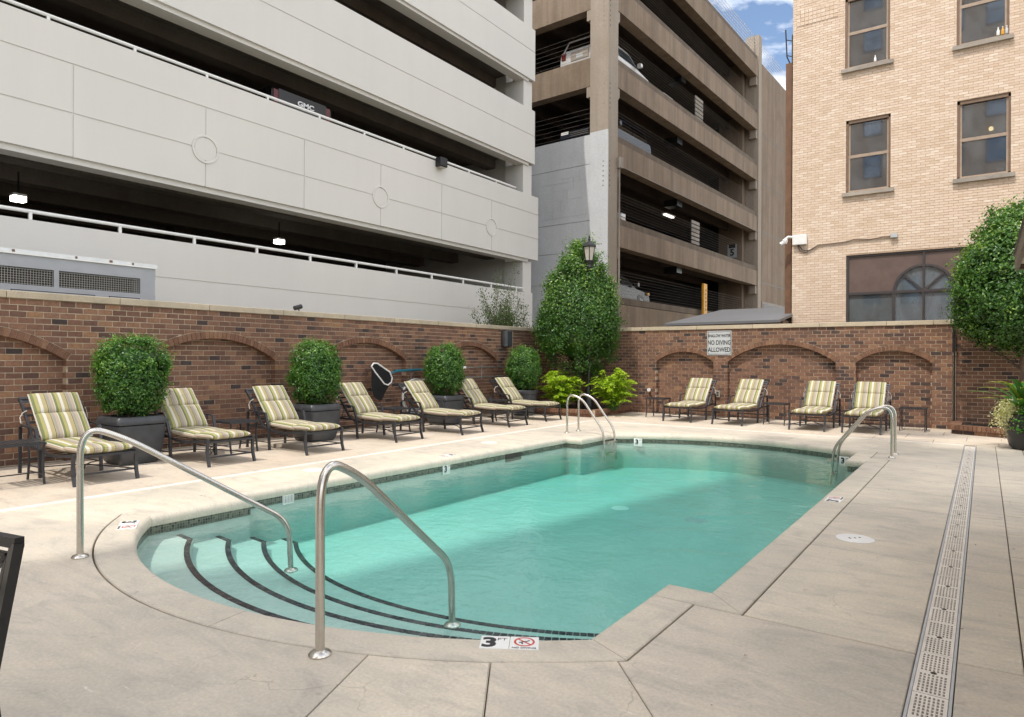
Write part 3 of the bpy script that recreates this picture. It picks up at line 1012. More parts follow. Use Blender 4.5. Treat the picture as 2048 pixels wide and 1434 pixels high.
    for i, (poly, d, full, dj_, rv) in enumerate(pieces):
        dj = d + dj_
        if i in sel:
            uc = (poly[0][0] + poly[1][0]) / 2; zc = (poly[0][1] + poly[2][1]) / 2
            o = bpy.data.objects.new(names[0], random.choice(variants)); COL.objects.link(o); o.parent = root
            mw = rot.copy(); mw.translation = P0 + U * uc + N * dj + Zv * zc
            o.matrix_local = inv_ @ mw
        else:
            jj = lambda: random.uniform(-jit, jit)
            q = [(u + jj(), z + jj()) for u, z in poly]
            k = len(q)
            vs_ = [W(u, z, dj) for u, z in q] + [W(u, z, dj - dep) for u, z in q]
            fs_ = [tuple(range(k))] + [(a, a + k, (a + 1) % k + k, (a + 1) % k) for a in range(k)]
            # orientation: U x Z = -N or N
            if U.cross(Zv).dot(N) < 0: fs_ = [f_[::-1] for f_ in fs_]
            stuff.add(vs_, fs_, rv)
    o = stuff.build(names[1], mat, root, attr=True); o['kind'] = 'stuff'
    # arch rings, one voussoir per brick
    vv = MB(); nv = 0
    for ar in arches:
        th = math.asin(ar['w'] / ar['R'])
        cnt = max(8, int(round(2 * th * (ar['R'] + ar['ring'] / 2) / .078)))
        for k in range(cnt):
            a0 = -th + 2 * th * k / cnt + .0045 / ar['R']; a1 = -th + 2 * th * (k + 1) / cnt - .0045 / ar['R']
            Ri, Ro = ar['R'] + random.uniform(-.001, .002), ar['R'] + ar['ring'] + random.uniform(-.003, .003)
            q = [(ar['c'] + r_ * math.sin(a), ar['zc'] + r_ * math.cos(a)) for r_, a in ((Ri, a0), (Ri, a1), (Ro, a1), (Ro, a0))]
            pr = .006 + random.uniform(-.0015, .0015)
            mid = P0 + U * ar['c']
            base = mid
            mb = MB()
            vs_ = [W(u, z, pr) for u, z in q] + [W(u, z, -recess) for u, z in q]
            fs_ = [(0, 1, 2, 3)] + [(a, a + 4, (a + 1) % 4 + 4, (a + 1) % 4) for a in range(4)]
            if U.cross(Zv).dot(N) < 0: fs_ = [f_[::-1] for f_ in fs_]
            if nv < 240 and in_frame(P0 + U * q[0][0] + Zv * q[0][1]):
                mb.add(vs_, fs_, random.random()); mb.build('arch_brick', 'arch_brick', root, attr=True); nv += 1
            else:
                vv.add(vs_, fs_, random.random())
    if vv.f:
        o = vv.build('arch_brickwork', 'arch_brick', root, attr=True); o['kind'] = 'stuff'
    # mortar body, set back from the brick faces
    outl = [(0, z0)]
    for ar in sorted(arches, key=lambda a: a['c']):
        g_ = .007; w_ = ar['w'] + g_; r2 = ar['R'] + g_
        th = math.asin(w_ / r2); zs_ = ar['zc'] + r2 * math.cos(th)
        outl += [(ar['c'] - w_, z0), (ar['c'] - w_, zs_)]
        outl += [(ar['c'] + r2 * math.sin(-th + 2 * th * k / 24), ar['zc'] + r2 * math.cos(-th + 2 * th * k / 24)) for k in range(1, 24)]
        outl += [(ar['c'] + w_, zs_), (ar['c'] + w_, z0)]
    outl += [(L, z0), (L, z1), (0, z1)]
    holes = [[(r0, q0), (r1, q0), (r1, q1), (r0, q1)] for r0, r1, q0, q1 in rects]
    mv = list(outl); me_ = [(i, (i + 1) % len(outl)) for i in range(len(outl))]
    for h_ in holes:
        k = len(mv); mv += h_; me_ += [(k + i, k + (i + 1) % 4) for i in range(4)]
    o2, f2, c2 = cdt(mv, me_)
    mm = MB(); keep = []
    for t in f2:
        cx_ = sum(o2[i].x for i in t) / 3; cy_ = sum(o2[i].y for i in t) / 3
        if inside(outl, cx_, cy_) and not any(inside(h_, cx_, cy_) for h_ in holes): keep.append(tuple(t))
    back_d = -(recess + .02) if arches else -.10
    vs_ = [W(p.x, p.y, -.007) for p in o2] + [W(p.x, p.y, back_d) for p in o2]
    k = len(o2); fs_ = []
    for t in keep:
        A = (o2[t[1]] - o2[t[0]]).cross(o2[t[2]] - o2[t[0]])
        t = t if A > 0 else t[::-1]
        fs_.append(t)
        for i in range(3):
            a, b_ = t[i], t[(i + 1) % 3]
            if (min(a, b_), max(a, b_)) in c2: fs_.append((a, a + k, b_ + k, b_))
    if U.cross(Zv).dot(N) < 0: fs_ = [f_[::-1] for f_ in fs_]
    mm.add(vs_, fs_)
    mm.build('mortar', mortar_mat, root)
    if arches:
        mm = MB()
        q = [(0, z0), (L, z0), (L, z1), (0, z1)]
        vs_ = [W(u, z, -recess - .008) for u, z in q] + [W(u, z, -recess - .24) for u, z in q]
        mm.add(vs_, [(0, 1, 2, 3), (4, 7, 6, 5), (0, 4, 5, 1), (1, 5, 6, 2), (2, 6, 7, 3), (3, 7, 4, 0)])
        mm.build('mortar_backing', mortar_mat, root)

WALL_C = .0839
WALL_T = 27 * WALL_C
LWX = -10.65
BWY = 17.2
def make_arch(c, w, crown_in, zs, ring=.115):
    rise = crown_in - zs
    Rr = (w * w + rise * rise) / (2 * rise)
    return dict(c=c, w=w, zs=zs, R=Rr, zc=zs + rise - Rr, ring=ring)
ZS = 17 * WALL_C
# left wall: u runs along +Y from y = 0.2
LW0 = 0.2
lw = empty('brick_wall', (LWX, 8.0, 0), label='long red brick wall with arched recesses behind the row of loungers on the left', cat='wall')
brick_wall(lw, (LWX, LW0, 0), (0, 1), (1, 0), BWY - LW0, 0, 27, WALL_C, .2, .0115, 'brick', 'mortar',
           [make_arch(c - LW0, 1.17, 1.80, ZS) for c in (2.90, 6.33, 9.72, 13.18)])
bw = empty('brick_wall', (-5.0, BWY, 0), label='sunlit red brick wall with three arched recesses and the no diving sign', cat='wall')
BW0 = LWX
bw_arches = [make_arch(-6.545 - BW0, .785, 1.685, ZS), make_arch(-4.12 - BW0, 1.265, 1.86, ZS), make_arch(-1.675 - BW0, .745, 1.70, ZS)]
brick_wall(bw, (BW0, BWY, 0), (1, 0), (0, -1), -.56 - BW0, 0, 27, WALL_C, .2, .0115, 'brick', 'mortar', bw_arches, gone=lambda c: c.x < -8.0)
rw = empty('brick_wall', (1.0, BWY + .25, 0), label='shaded red brick wall set back at the right behind the tree', cat='wall')
brick_wall(rw, (-.50, BWY + .25, 0), (1, 0), (0, -1), 5.0, 0, 27, WALL_C, .2, .0115, 'brick', 'mortar', indiv=160)
mb = MB(); mb.bb(-.545, -.51, BWY + .05, BWY + .4, 0, WALL_T)
mb.build('joint_filler', 'black', bw, world=True)
# limestone caps
def cap_run(root, a, b_, y0, y1, axis, joints):
    prev = a
    for j in list(joints) + [b_]:
        mb = MB(); p, q = prev + .003, j - .003
        dz = random.uniform(-.001, .001)
        if axis == 'x': mb.bevbox(p, q, y0, y1, WALL_T + .002, WALL_T + .10 + dz, .006)
        else: mb.bevbox(y0, y1, p, q, WALL_T + .002, WALL_T + .10 + dz, .006)
        mb.build('cap_stone', 'limestone', root, world=True); prev = j
cap_run(lw, LW0, BWY - .04, LWX - .36, LWX + .035, 'y', [1.9, 3.35, 4.78, 6.2, 7.65, 9.1, 10.5, 11.95, 13.4, 14.85, 16.3])
cap_run(bw, LWX - .36, -.53, BWY - .035, BWY + .36, 'x', [-9.3, -7.75, -6.2, -4.75, -3.2, -1.8, -.9])
cap_run(rw, -.49, 4.5, BWY + .215, BWY + .6, 'x', [.9, 2.4])

# ================================================================== DRAIN CHANNEL
dr = empty('drain_channel', (-.19, 8, 0), label='long cream slotted drain channel set in the deck at the right', cat='drain')
mb = MB()
for x in (DRX0 + .002, DRX1 - .014): mb.bb(x, x + .012, -1, SY1 - .01, -.044, -.001)
mb.build('channel_rail', 'channel', dr, world=True)
mb = MB(); mb.bb(DRX0 + .02, DRX1 - .02, -1, SY1 - .01, -.043, -.040)
mb.build('channel_bed', 'drain_in', dr, world=True)
GL = .50
def grate_mesh():
    x0, x1 = -.0685, .0685
    cols = 7; cw = .0092; pitch = .0165
    xs = [x0]
    st0 = -(cols - 1) / 2 * pitch
    for c in range(cols):
        xs += [st0 + c * pitch - cw / 2, st0 + c * pitch + cw / 2]
    xs.append(x1)
    ys = [-GL / 2 + .002]; hy = []
    for half in (0, 1):
        y = -GL / 2 + .016 + half * (GL / 2)
        for r_ in range(7):
            ys += [y, y + .0235]; hy.append(len(ys) - 2); y += .0315
    ys.append(GL / 2 - .002)
    mb = MB()
    for i in range(len(xs) - 1):
        for j in range(len(ys) - 1):
            a, b_, c, d = xs[i], xs[i + 1], ys[j], ys[j + 1]
            if i % 2 == 1 and j in hy:
                mb.add([(a, c, 0), (b_, c, 0), (b_, d, 0), (a, d, 0), (a, c, -.014), (b_, c, -.014), (b_, d, -.014), (a, d, -.014)],
                       [(0, 1, 5, 4), (1, 2, 6, 5), (2, 3, 7, 6), (3, 0, 4, 7)])
            else:
                mb.add([(a, c, 0), (b_, c, 0), (b_, d, 0), (a, d, 0)], [(0, 1, 2, 3)])
    for p, q in (((x0, ys[0]), (x1, ys[0])), ((x1, ys[-1]), (x0, ys[-1])), ((x1, ys[0]), (x1, ys[-1])), ((x0, ys[-1]), (x0, ys[0]))):
        mb.add([(*p, 0), (*q, 0), (*q, -.02), (*p, -.02)], [(0, 3, 2, 1)])
    return mb.mesh('grate')
gm = grate_mesh(); gm.materials.append(M['grate'])
sm_ = MB(); sm_.lathe([(.001, .0015), (.012, .0015), (.014, 0)], (0, 0, 0), 10); scr = sm_.mesh('screw'); scr.materials.append(M['drain_in'])
y = 2.0
while y < SY1 - .3:
    o = link('grate', gm, None, dr); o.location = (0, y + GL / 2 - 8, .0005 + random.uniform(-.001, .001))
    q = link('screw', scr, None, o); q.location = (0, .0, .0005)
    y += GL

# ================================================================== WHITE PARKING GARAGE
GX = -13.6
wg = empty('parking_garage', (GX, 10, 0), label='white painted parking garage with long open levels and round relief motifs', cat='parking garage')
GY0, GY1 = -30, 20.6
def wbox(name, mat, root, *a):
    mb = MB(); mb.bb(*a); return mb.build(name, mat, root, world=True)
def grooved(name, y0, y1, z0, z1, hz, vert=(), circles=(), cr=.27, gw=.013, gd=.016, vrange=None):
    """parapet face with recessed reveal lines"""
    zs = [z0]
    bands = []
    for h_ in sorted(hz): bands.append((h_ - gw, h_ + gw))
    mb = MB()
    prev = z0
    segs = []
    for a, b_ in bands: segs.append((prev, a)); prev = b_
    segs.append((prev, z1))
    vz = vrange or (z0, z1)
    for a, b_ in segs:
        vcut = sorted(vert) if a >= vz[0] - .05 and b_ <= vz[1] + .05 else []
        py = y0
        for v_ in vcut + [None]:
            e = y1 if v_ is None else v_ - gw
            # leave room for the ring motif
            mb.bb(GX - .2, GX, py, e, a, b_)
            if v_ is not None: py = v_ + gw
    o = mb.build(name, 'white_wall', wg, world=True)
    mb = MB(); mb.bb(GX - .24, GX - gd, y0, y1, z0 + .01, z1 - .01)
    mb.build('parapet_core', 'white_wall', wg, world=True)
    return o
grooved('parapet', GY0, GY1 - .5, -1.0, 3.87, (3.09,))
CIRC = [-12.43, -7.36, -2.29, 2.76, 7.83, 12.90, 17.97]
VJ = [c - 2.54 for c in CIRC]
grooved('parapet', GY0, 20.85, 5.13, 7.47, (5.92, 6.82), VJ + CIRC, CIRC, vrange=(5.13, 6.82))
grooved('parapet', GY0, GY1, 8.66, 10.62, (9.68,))
grooved('parapet', GY0, GY1, 11.73, 13.61, (12.79,))
grooved('parapet', GY0, GY1, 14.85, 16.7, (15.8,))
for c in CIRC:
    if c < 2: continue
    mb = MB(); n_ = 40
    # flat disc over the crossing, ringed by a shallow recessed groove
    disc = [(c + .235 * math.cos(2 * PI * k / n_), 5.92 + .235 * math.sin(2 * PI * k / n_)) for k in range(n_)]
    mb.loft([[(GX - .03, y, z) for y, z in disc], [(GX + .004, y, z) for y, z in disc]])
    rings = []
    for r_, d in ((.255, -.02), (.255, .014), (.262, .02), (.298, .02), (.305, .014), (.305, -.02)):
        rings.append([(GX + d, c + r_ * math.cos(2 * PI * k / n_), 5.92 + r_ * math.sin(2 * PI * k / n_)) for k in range(n_)])
    mb.loft(rings, False, False)
    mb.build('round_motif', 'white_wall', wg, world=True)
# soffit ledges
for z in (5.02, 8.56, 11.64, 14.76): wbox('soffit_ledge', 'white_wall', wg, GX - .45, GX - .07, GY0, GY1 - .3, z, z + .14)
# end piers
for z0_, z1_ in ((3.87, 5.0), (7.47, 8.55), (10.62, 11.64), (13.61, 14.75)):
    wbox('end_pier', 'white_wall', wg, GX - .95, GX - .12, 20.02, GY1 - .03, z0_ - .03, z1_ + .05)
wbox('end_wall', 'white_wall', wg, GX - .9, GX - .05, 20.1, GY1 - .04, -1, 3.9)
wbox('end_wall', 'white_wall', wg, GX - 22, GX - .97, 20.1, GY1 - .06, -1, 17)
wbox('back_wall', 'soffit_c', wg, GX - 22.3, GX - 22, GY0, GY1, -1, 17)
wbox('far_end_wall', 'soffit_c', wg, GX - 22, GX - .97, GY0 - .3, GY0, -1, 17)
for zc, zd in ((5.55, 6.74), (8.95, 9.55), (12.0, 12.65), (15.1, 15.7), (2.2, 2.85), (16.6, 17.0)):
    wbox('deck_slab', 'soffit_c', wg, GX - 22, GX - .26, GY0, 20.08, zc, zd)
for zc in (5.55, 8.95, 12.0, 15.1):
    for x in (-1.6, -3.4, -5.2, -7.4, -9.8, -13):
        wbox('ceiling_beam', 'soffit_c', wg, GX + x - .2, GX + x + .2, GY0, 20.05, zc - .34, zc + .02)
for y in (-6, 2.5, 11.0):
    wbox('inner_column', 'soffit_c', wg, GX - 7.3, GX - 6.7, y - .3, y + .3, 2.85, 15.1)
# guard rails
for z, n0 in ((4.03, 3.87), (7.585, 7.47)):
    mb = MB(); mb.tube([(GX - .09, GY0, z), (GX - .09, 19.95 if z < 5 else 19.5, z)], .033, 10)
    mb.build('guard_rail', 'white', wg, world=True, smooth=True)
    k = 0
    while True:
        y = (4.66 if z < 5 else 4.92) + k * 1.49
        if y > 19.8: break
        wbox('rail_post', 'white', wg, GX - .115, GX - .065, y - .025, y + .025, n0 - .02, z - .02); k += 1
# garage lamps and wall light
for y, z in ((5.24, 4.66), (11.37, 4.68)):
    f_ = empty('lamp', (GX - 2.4 - wg.location.x, y - wg.location.y, z)); f_.parent = wg
    mb = MB(); mb.bb(-.10, .10, -.12, .12, .062, .11); mb.build('housing', 'white', f_)
    mb = MB(); mb.bb(-.012, .012, -.012, .012, .11, .56); mb.build('stem', 'net', f_)
    mb = MB(); mb.bb(-.095, .095, -.11, .11, -.04, .06); mb.build('diffuser', 'lamp_on', f_)
wl = empty('wall_light', (GX, 15.28, 7.42), label='small dark box light fixed on the white garage parapet', cat='light')
mb = MB(); mb.bevbox(0, .24, -.16, .16, -.14, .14, .02); mb.build('housing', 'black', wl)
mb = MB(); mb.bb(.03, .2, -.12, .12, -.16, -.142); mb.build('lens', 'lantern_glass', wl)

# ================================================================== MECHANICAL UNIT
mu = empty('louvred_unit', (-11.6, 3.5, 0), label='grey metal plant enclosure with wire mesh panels above the left brick wall', cat='enclosure')
UX = -11.6
wbox('casing', 'unit', mu, UX - 1.3, UX - .03, -1.0, 5.78, -.2, 2.53)
wbox('inner_void', 'drain_in', mu, UX - 1.3, UX - .25, -1.0, 5.7, 2.53, 2.80)
wbox('header', 'unit', mu, UX - 1.3, UX, -1.0, 5.79, 2.80, 2.985)
wbox('bottom_rail', 'unit', mu, UX - .03, UX, -1.0, 5.79, 2.44, 2.545)
wbox('corner_post', 'unit', mu, UX - .3, UX, 5.54, 5.785, 2.545, 2.80)
for a, b_ in ((4.265, 4.33), (2.95, 3.02), (1.6, 1.67)): wbox('mullion', 'unit', mu, UX - .06, UX - .002, a, b_, 2.545, 2.80)
wbox('drip_edge', 'white', mu, UX - .02, UX + .03, -1.0, 5.80, 2.985, 3.0)
wbox('roof_flashing', 'alu', mu, UX - 1.32, UX + .012, -1.0, 5.82, 3.0, 3.06)
for y in (3.72, 4.55, 5.05, 5.4): wbox('flashing_stain', 'rust', mu, UX + .008, UX + .016, y, y + random.uniform(.03, .07), 3.012, 3.05)
for a, b_ in ((3.03, 4.26), (4.34, 5.53)):
    mb = MB()
    k = a
    while k < b_:
        mb.bb(UX - .035, UX - .029, k, k + .0045, 2.55, 2.80); k += .036
    k = 2.56
    while k < 2.8:
        mb.bb(UX - .029, UX - .023, a, b_, k, k + .0045); k += .036
    mb.build('wire_mesh', 'wire', mu, world=True)
for a, b_ in ((2.2, 3.35), (3.72, 4.83), (5.06, 5.52)):
    wbox('door_panel', 'unit', mu, UX - .02, UX + .012, a, b_, 2.2, 2.455)
    wbox('door_gap', 'black', mu, UX - .02, UX + .006, a - .012, b_ + .012, 2.2, 2.468)

# ================================================================== DARK CONCRETE GARAGE
dg = empty('parking_garage', (-11.86, 23.1, 0), -R(2.3), 'weathered brown concrete parking garage with open cable-railed levels', 'parking garage')
def dbox(name, mat, *a):
    mb = MB(); mb.bb(*a); return mb.build(name, mat, dg)
LEV = [(2.75, 3.95), (5.93, 7.07), (9.17, 10.33), (12.22, 13.37), (15.25, 16.5), (18.45, 19.72)]
UE = 18.1
dbox('column', 'brown_pale', -.82, 0, 0, .76, 10.36, 21.2)
dbox('column', 'grey_paint', -.82, -.012, 0, .05, -1, 10.36)
dbox('column', 'brown_pale', -.80, 0, .052, .76, -1, 10.36)
dbox('column', 'brown_pale', -.75, .03, UE, UE + .55, -1, 21.0)
dbox('column_return', 'brown_conc', -2.2, -.76, UE - .5, UE + .5, -1, 19.6)
dbox('shear_wall', 'brown_conc', -.6, -.06, UE + .56, UE + 10, -1, 19.55)
for z in (3.0, 6.2, 9.3, 12.3, 15.3): dbox('wall_joint', 'black', -.062, -.055, UE + .56, UE + 10, z, z + .03)
for i, (a, b_) in enumerate(LEV):
    # long face: spandrel plus set-back kerb
    if i == 0:
        dbox('spandrel_beam', 'brown_conc', -.5, -.02, .77, UE, -1, b_ - .3)
    else:
        dbox('spandrel_beam', 'brown_conc', -.5, -.02, .77, UE - .01, a, b_ - .27)
    dbox('kerb', 'kerb_conc', -.5, -.07, .77, UE - .01, b_ - .27, b_)
    dbox('corbel', 'brown_pale', -.45, -.05, .76, .98, a - .34, a - .01)
    mb = MB()
    for y in (.76,): mb.loft([[(-.45, y, a - .34), (-.05, y, a - .34), (-.05, y, a - .6), (-.45, y, a - .6)], [(-.45, y + .22, a - .34), (-.05, y + .22, a - .34), (-.05, y + .22, a - .35), (-.45, y + .22, a - .35)]])
    mb.build('corbel_foot', 'brown_pale', dg)
    dbox('corbel', 'brown_pale', -.45, -.05, UE - .24, UE, a - .5, a - .01)
    # short face
    if i >= 3 or i == 2:
        dbox('spandrel_beam', 'grey_paint' if i == 2 else 'brown_conc', -12, -.83, .05, .5, a, b_ - .22)
        dbox('kerb', 'grey_paint' if i == 2 else 'brown_conc', -12, -.83, .1, .5, b_ - .22, b_)
        dbox('corbel', 'grey_paint' if i == 2 else 'brown_pale', -1.02, -.82, .06, .5, a - .42, a - .01)
    # decks and double-tee stems
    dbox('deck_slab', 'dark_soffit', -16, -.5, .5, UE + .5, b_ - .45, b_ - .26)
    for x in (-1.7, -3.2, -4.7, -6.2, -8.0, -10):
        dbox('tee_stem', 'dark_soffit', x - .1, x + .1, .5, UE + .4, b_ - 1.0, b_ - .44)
    if i < 5:
        top = LEV[i + 1][0]
        # barrier cables on both faces
        nc = 9
        for k in range(nc):
            z = b_ + .08 + k * .125
            mb = MB(); mb.tube([(-.25, .7, z), (-.25, UE + .1, z)], .0045, 5); mb.build('cable', 'cable', dg)
        if i >= 2:
            for k in range(6):
                z = b_ + .15 + k * .19
                mb = MB(); mb.tube([(-11, .25, z), (-.8, .25, z)], .006, 5); mb.build('cable', 'cable', dg)
# painted infill below the short-face openings
zz = [-1, 2.2, 4.5, 5.75, 6.93, 9.15]
for a, b_ in zip(zz[:-1], zz[1:]): dbox('infill_panel', 'grey_paint', -12, -.83, .03, .35, a + .008, b_ - .008)
for k, (xa, xb, z) in enumerate(((-2.6, -1.6, 8.3), (-1.9, -1.2, 7.9), (-3.0, -2.2, 7.5), (-2.2, -1.3, 8.75), (-3.2, -1.0, 7.2), (-3.2, -1.0, 8.6))):
    dbox('block_joint', 'channel', xa, xb, .024, .032, z, z + .008)
for k, (x, z0_, z1_) in enumerate(((-1.6, 8.3, 8.75), (-1.9, 7.9, 8.3), (-2.2, 7.5, 7.9), (-1.3, 8.6, 9.0), (-2.6, 7.2, 7.55))):
    dbox('block_joint', 'channel', x, x + .008, .024, .032, z0_, z1_)
# cable anchor pockets on the corner column
for zc in (8.2, 11.2, 14.4):
    for k in range(6):
        mb = MB(); z = zc + .19 * k
        mb.loft([[(-.22 + .035 * math.cos(2 * PI * j / 10), -.004, z + .035 * math.sin(2 * PI * j / 10)) for j in range(10)], [(-.22 + .035 * math.cos(2 * PI * j / 10), .01, z + .035 * math.sin(2 * PI * j / 10)) for j in range(10)]])
        mb.build('anchor_pocket', 'sill', dg)
        mb = MB()
        mb.loft([[(.004, .12 + .035 * math.cos(2 * PI * j / 10), z + .035 * math.sin(2 * PI * j / 10)) for j in range(10)], [(-.01, .12 + .035 * math.cos(2 * PI * j / 10), z + .035 * math.sin(2 * PI * j / 10)) for j in range(10)]])
        mb.build('anchor_pocket', 'soffit_c', dg)
# roof railing cables
for k in range(7):
    mb = MB(); z = 19.85 + k * .19
    mb.tube([(-.25, .6, z), (-.25, UE + 10, z)], .014, 5); mb.build('cable', 'white_cable', dg)
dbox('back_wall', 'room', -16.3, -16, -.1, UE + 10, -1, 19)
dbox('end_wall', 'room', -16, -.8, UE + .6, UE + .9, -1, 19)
# electrical box and conduit down the corner
dbox('junction_box', 'sill', .0, .16, .70, .92, 9.0, 9.42)
mb = MB(); mb.tube([(.05, .8, 9.0), (.05, .8, -1)], .04, 8); mb.build('conduit', 'sill', dg)
mb = MB(); mb.tube([(.03, .9, 9.12), (.03, UE, 9.14)], .02, 6); mb.build('conduit', 'sill', dg)
# tube lamps, louvres, level sign
for y, z in ((8.8, 14.65), (9.2, 8.75)):
    dbox('tube_lamp', 'tube_on', -1.75, -1.6, y - .5, y + .5, z, z + .06)
    dbox('lamp_housing', 'white', -1.8, -1.55, y - .55, y + .55, z + .062, z + .11)
for y, z in ((9.4, 13.55), (9.0, 7.25)):
    for k in range(6):
        dbox('louvre_slat', 'sill', -.40, -.36, y, y + 1.0, z + k * .2, z + k * .2 + .15)
dbox('beam_stub', 'black', -1.2, -.5, 8.0, 8.5, 15.0, 15.25)
for z in (5.75, 8.98, 12.0): dbox('beam_stub', 'black', -1.2, -.52, 7.6, 8.2, z - .1, z + .2)
ls = empty('level_sign', (0, 0, 0), label='small white sign with a black 5 on the far column of the brown garage', cat='sign')
ls.location = dg.matrix_basis @ Vector((-1.35, UE - .52, 7.95))
ls.rotation_euler = (0, 0, -R(2.3))
mb = MB(); mb.bb(-.28, .28, -.02, 0, -.30, .5); mb.build('panel', 'sign', ls)
text_mb('5', .55, frame4((0, -.024, .0), (1, 0, 0), (0, 0, 1)), bold=.02).build('lettering', 'ink', ls)
mb = MB()
for k in range(3): mb.bb(-.2, .2, -.026, -.021, .28 + k * .07, .36 + k * .07)
mb.build('fine_print', 'ink', ls)
# service hatch on the shear wall
dbox('hatch_frame', 'sill', -.06, -.03, UE + 1.0, UE + 6.2, 2.0, 5.05)
dbox('hatch', 'dark_frame', -.03, -.015, UE + 1.2, UE + 6.0, 2.0, 4.9)
mb = MB()
pts = [(UE + 2.2, 2.2), (UE + 5.0, 2.2), (UE + 5.0, 3.3), (UE + 4.6, 4.1), (UE + 3.6, 4.7), (UE + 2.6, 4.1), (UE + 2.2, 3.3)]
mb.loft([[(-.015, y, z) for y, z in pts], [(-.005, y, z) for y, z in pts]]); mb.build('lancet_panel', 'sill', dg)
yb = empty('clearance_bar', dg.matrix_basis @ Vector((.15, 9.4, 3.9)), -R(2.3), 'yellow clearance bar standing on the wall of the brown garage', 'bar')
mb = MB(); mb.bevbox(-.06, .06, -.22, .22, -.2, 1.32, .015); mb.build('post', 'yellow', yb)
mb = MB()
for k in range(6): mb.bb(.06, .064, -.02, .10, k * .19, k * .19 + .1)
mb.build('marking', 'fascia', yb)
# ramp roof between the walls
ar = empty('ramp_roof', (-5.9, 19.0, 0), label='sloping grey metal ramp roof behind the back brick wall', cat='roof')
mb = MB()
vs_ = [(-7.75, 18.75, 2.54), (-4.48, 18.75, 2.56), (-4.48, 22.4, 3.16), (-7.2, 22.4, 3.16)]
mb.add(vs_ + [(x, y, z - .07) for x, y, z in vs_], [(0, 1, 2, 3), (4, 7, 6, 5), (0, 4, 5, 1), (1, 5, 6, 2), (2, 6, 7, 3), (3, 7, 4, 0)])
mb.build('roof_sheet', 'roof_grey', ar, world=True)
wbox('fascia', 'fascia', ar, -7.7, -4.50, 18.78, 18.84, 2.40, 2.48)
wbox('support_wall', 'brown_conc', ar, -7.5, -4.6, 19.6, 22.2, -.5, 2.6)

# ================================================================== TAN BRICK BUILDING
TY = 20.2
tb = empty('brick_building', (-1.5, TY, 0), label='tan brick building with bronze sash windows and an arched window', cat='building')
TX0, TX1 = -4.50, 3.5
CT = .0677
TZ0 = 1.6
WINS = [(-3.115, -2.045, 6.05, 8.04), (-.58, .51, 6.05, 8.02), (-3.15, -2.07, 9.44, 11.40), (-.60, .47, 9.40, 11.40), (1.95, 3.0, 6.05, 8.02)]
BIG = (-3.10, .50, 1.7, 4.345)
rects = [(a - TX0, b_ - TX0, c, d) for a, b_, c, d in WINS] + [(BIG[0] - TX0, BIG[1] - TX0, BIG[2], BIG[3])]
brick_wall(tb, (TX0, TY, 0), (1, 0), (0, -1), TX1 - TX0, TZ0, 160, CT, .203, .009, 'tan', 'tan_mortar', (), rects, jit=.0012,
           gone=lambda c: c.z < 2.75 or (c.x > -.9 and c.z < 4.9))
wbox('side_wall', 'stucco', tb, TX0, TX0 + .2, TY + .11, TY + 9, 0, 13)
wbox('rear_wall', 'room', tb, TX0 + .2, TX1, TY + 2.4, TY + 2.6, 0, 13)
for z in (5.0, 8.7): wbox('floor_slab', 'room', tb, TX0 + .2, TX1, TY + .12, TY + 2.4, z, z + .3)
wbox('base_wall', 'stucco', tb, TX0, TX1, TY + .02, TY + .12, -.5, TZ0)
wbox('corner_downpipe', 'rust', tb, TX0 - .22, TX0 - .05, TY + .12, TY + .35, 0, 10.05)
# ladder bracket on the corner
mb = MB()
mb.tube([(TX0 - .12, TY + .25, 10.05), (TX0 - .22, TY + .25, 10.3), (TX0 - .26, TY + .25, 11.1)], .018, 6)
mb.tube([(TX0 - .06, TY + .25, 10.05), (TX0 - .06, TY + .25, 10.9)], .03, 6)
for z in (10.35, 10.8): mb.tube([(TX0 - .24, TY + .25, z), (TX0 - .06, TY + .25, z - .08)], .014, 6)
mb.build('ladder_bracket', 'black', tb, world=True)
# relief panel of square headers near the top left
mb = MB()
for i in range(10):
    for j in range(4):
        mb.bb(TX0 + .1 + i * .108, TX0 + .195 + i * .108, TY - .014, TY + .01, 10.98 + j * .11, 11.075 + j * .11, rnd=random.random())
mb.build('header_panel', 'tan', tb, world=True, attr=True)
def sash(x0, x1, z0, z1, lamp=None):
    w_ = empty('window', ((x0 + x1) / 2 - tb.location.x, 0, z0)); w_.parent = tb
    lx = (x1 - x0) / 2; H = z1 - z0
    def bx(name, mat, a, b_, c, d, y0, y1):
        mb = MB(); mb.bb(a, b_, y0, y1, c, d); return mb.build(name, mat, w_)
    bx('jamb', 'bronze', -lx + .002, -lx + .06, .05, H, .03, .12)
    bx('jamb', 'bronze', lx - .05, lx - .002, .05, H, .03, .12)
    bx('head', 'bronze', -lx + .002, lx - .002, H - .09, H - .002, .03, .12)
    for a, b_, y in ((H * .5 - .02, H - .09, .07), (.02, H * .5 - .02, .045)):
        bx('stile', 'bronze_lt', -lx + .06, -lx + .10, a, b_, y, y + .04)
        bx('stile', 'bronze_lt', lx - .09, lx - .05, a, b_, y, y + .04)
        bx('pane', 'glass', -lx + .10, lx - .09, a + .03, b_ - .02, y + .018, y + .022)
    bx('meeting_rail', 'bronze_lt', -lx + .06, lx - .05, H * .5 - .045, H * .5 + .035, .04, .11)
    bx('bottom_rail', 'bronze_lt', -lx + .06, lx - .05, .005, .065, .035, .11)
    bx('sill', 'sill', -lx - .085, lx + .085, -.10, 0.0, -.09, .1)
    bx('curtain', 'curtain', -lx + .02, lx - .02, 0, H, .45, .47)
    bx('room_side', 'room', -lx - .02, -lx, 0, H, .12, .46); bx('room_side', 'room', lx, lx + .02, 0, H, .12, .46)
    bx('room_top', 'room', -lx, lx, H, H + .02, .12, .46)
    return w_
for i, w4 in enumerate(WINS): w_ = sash(*w4)
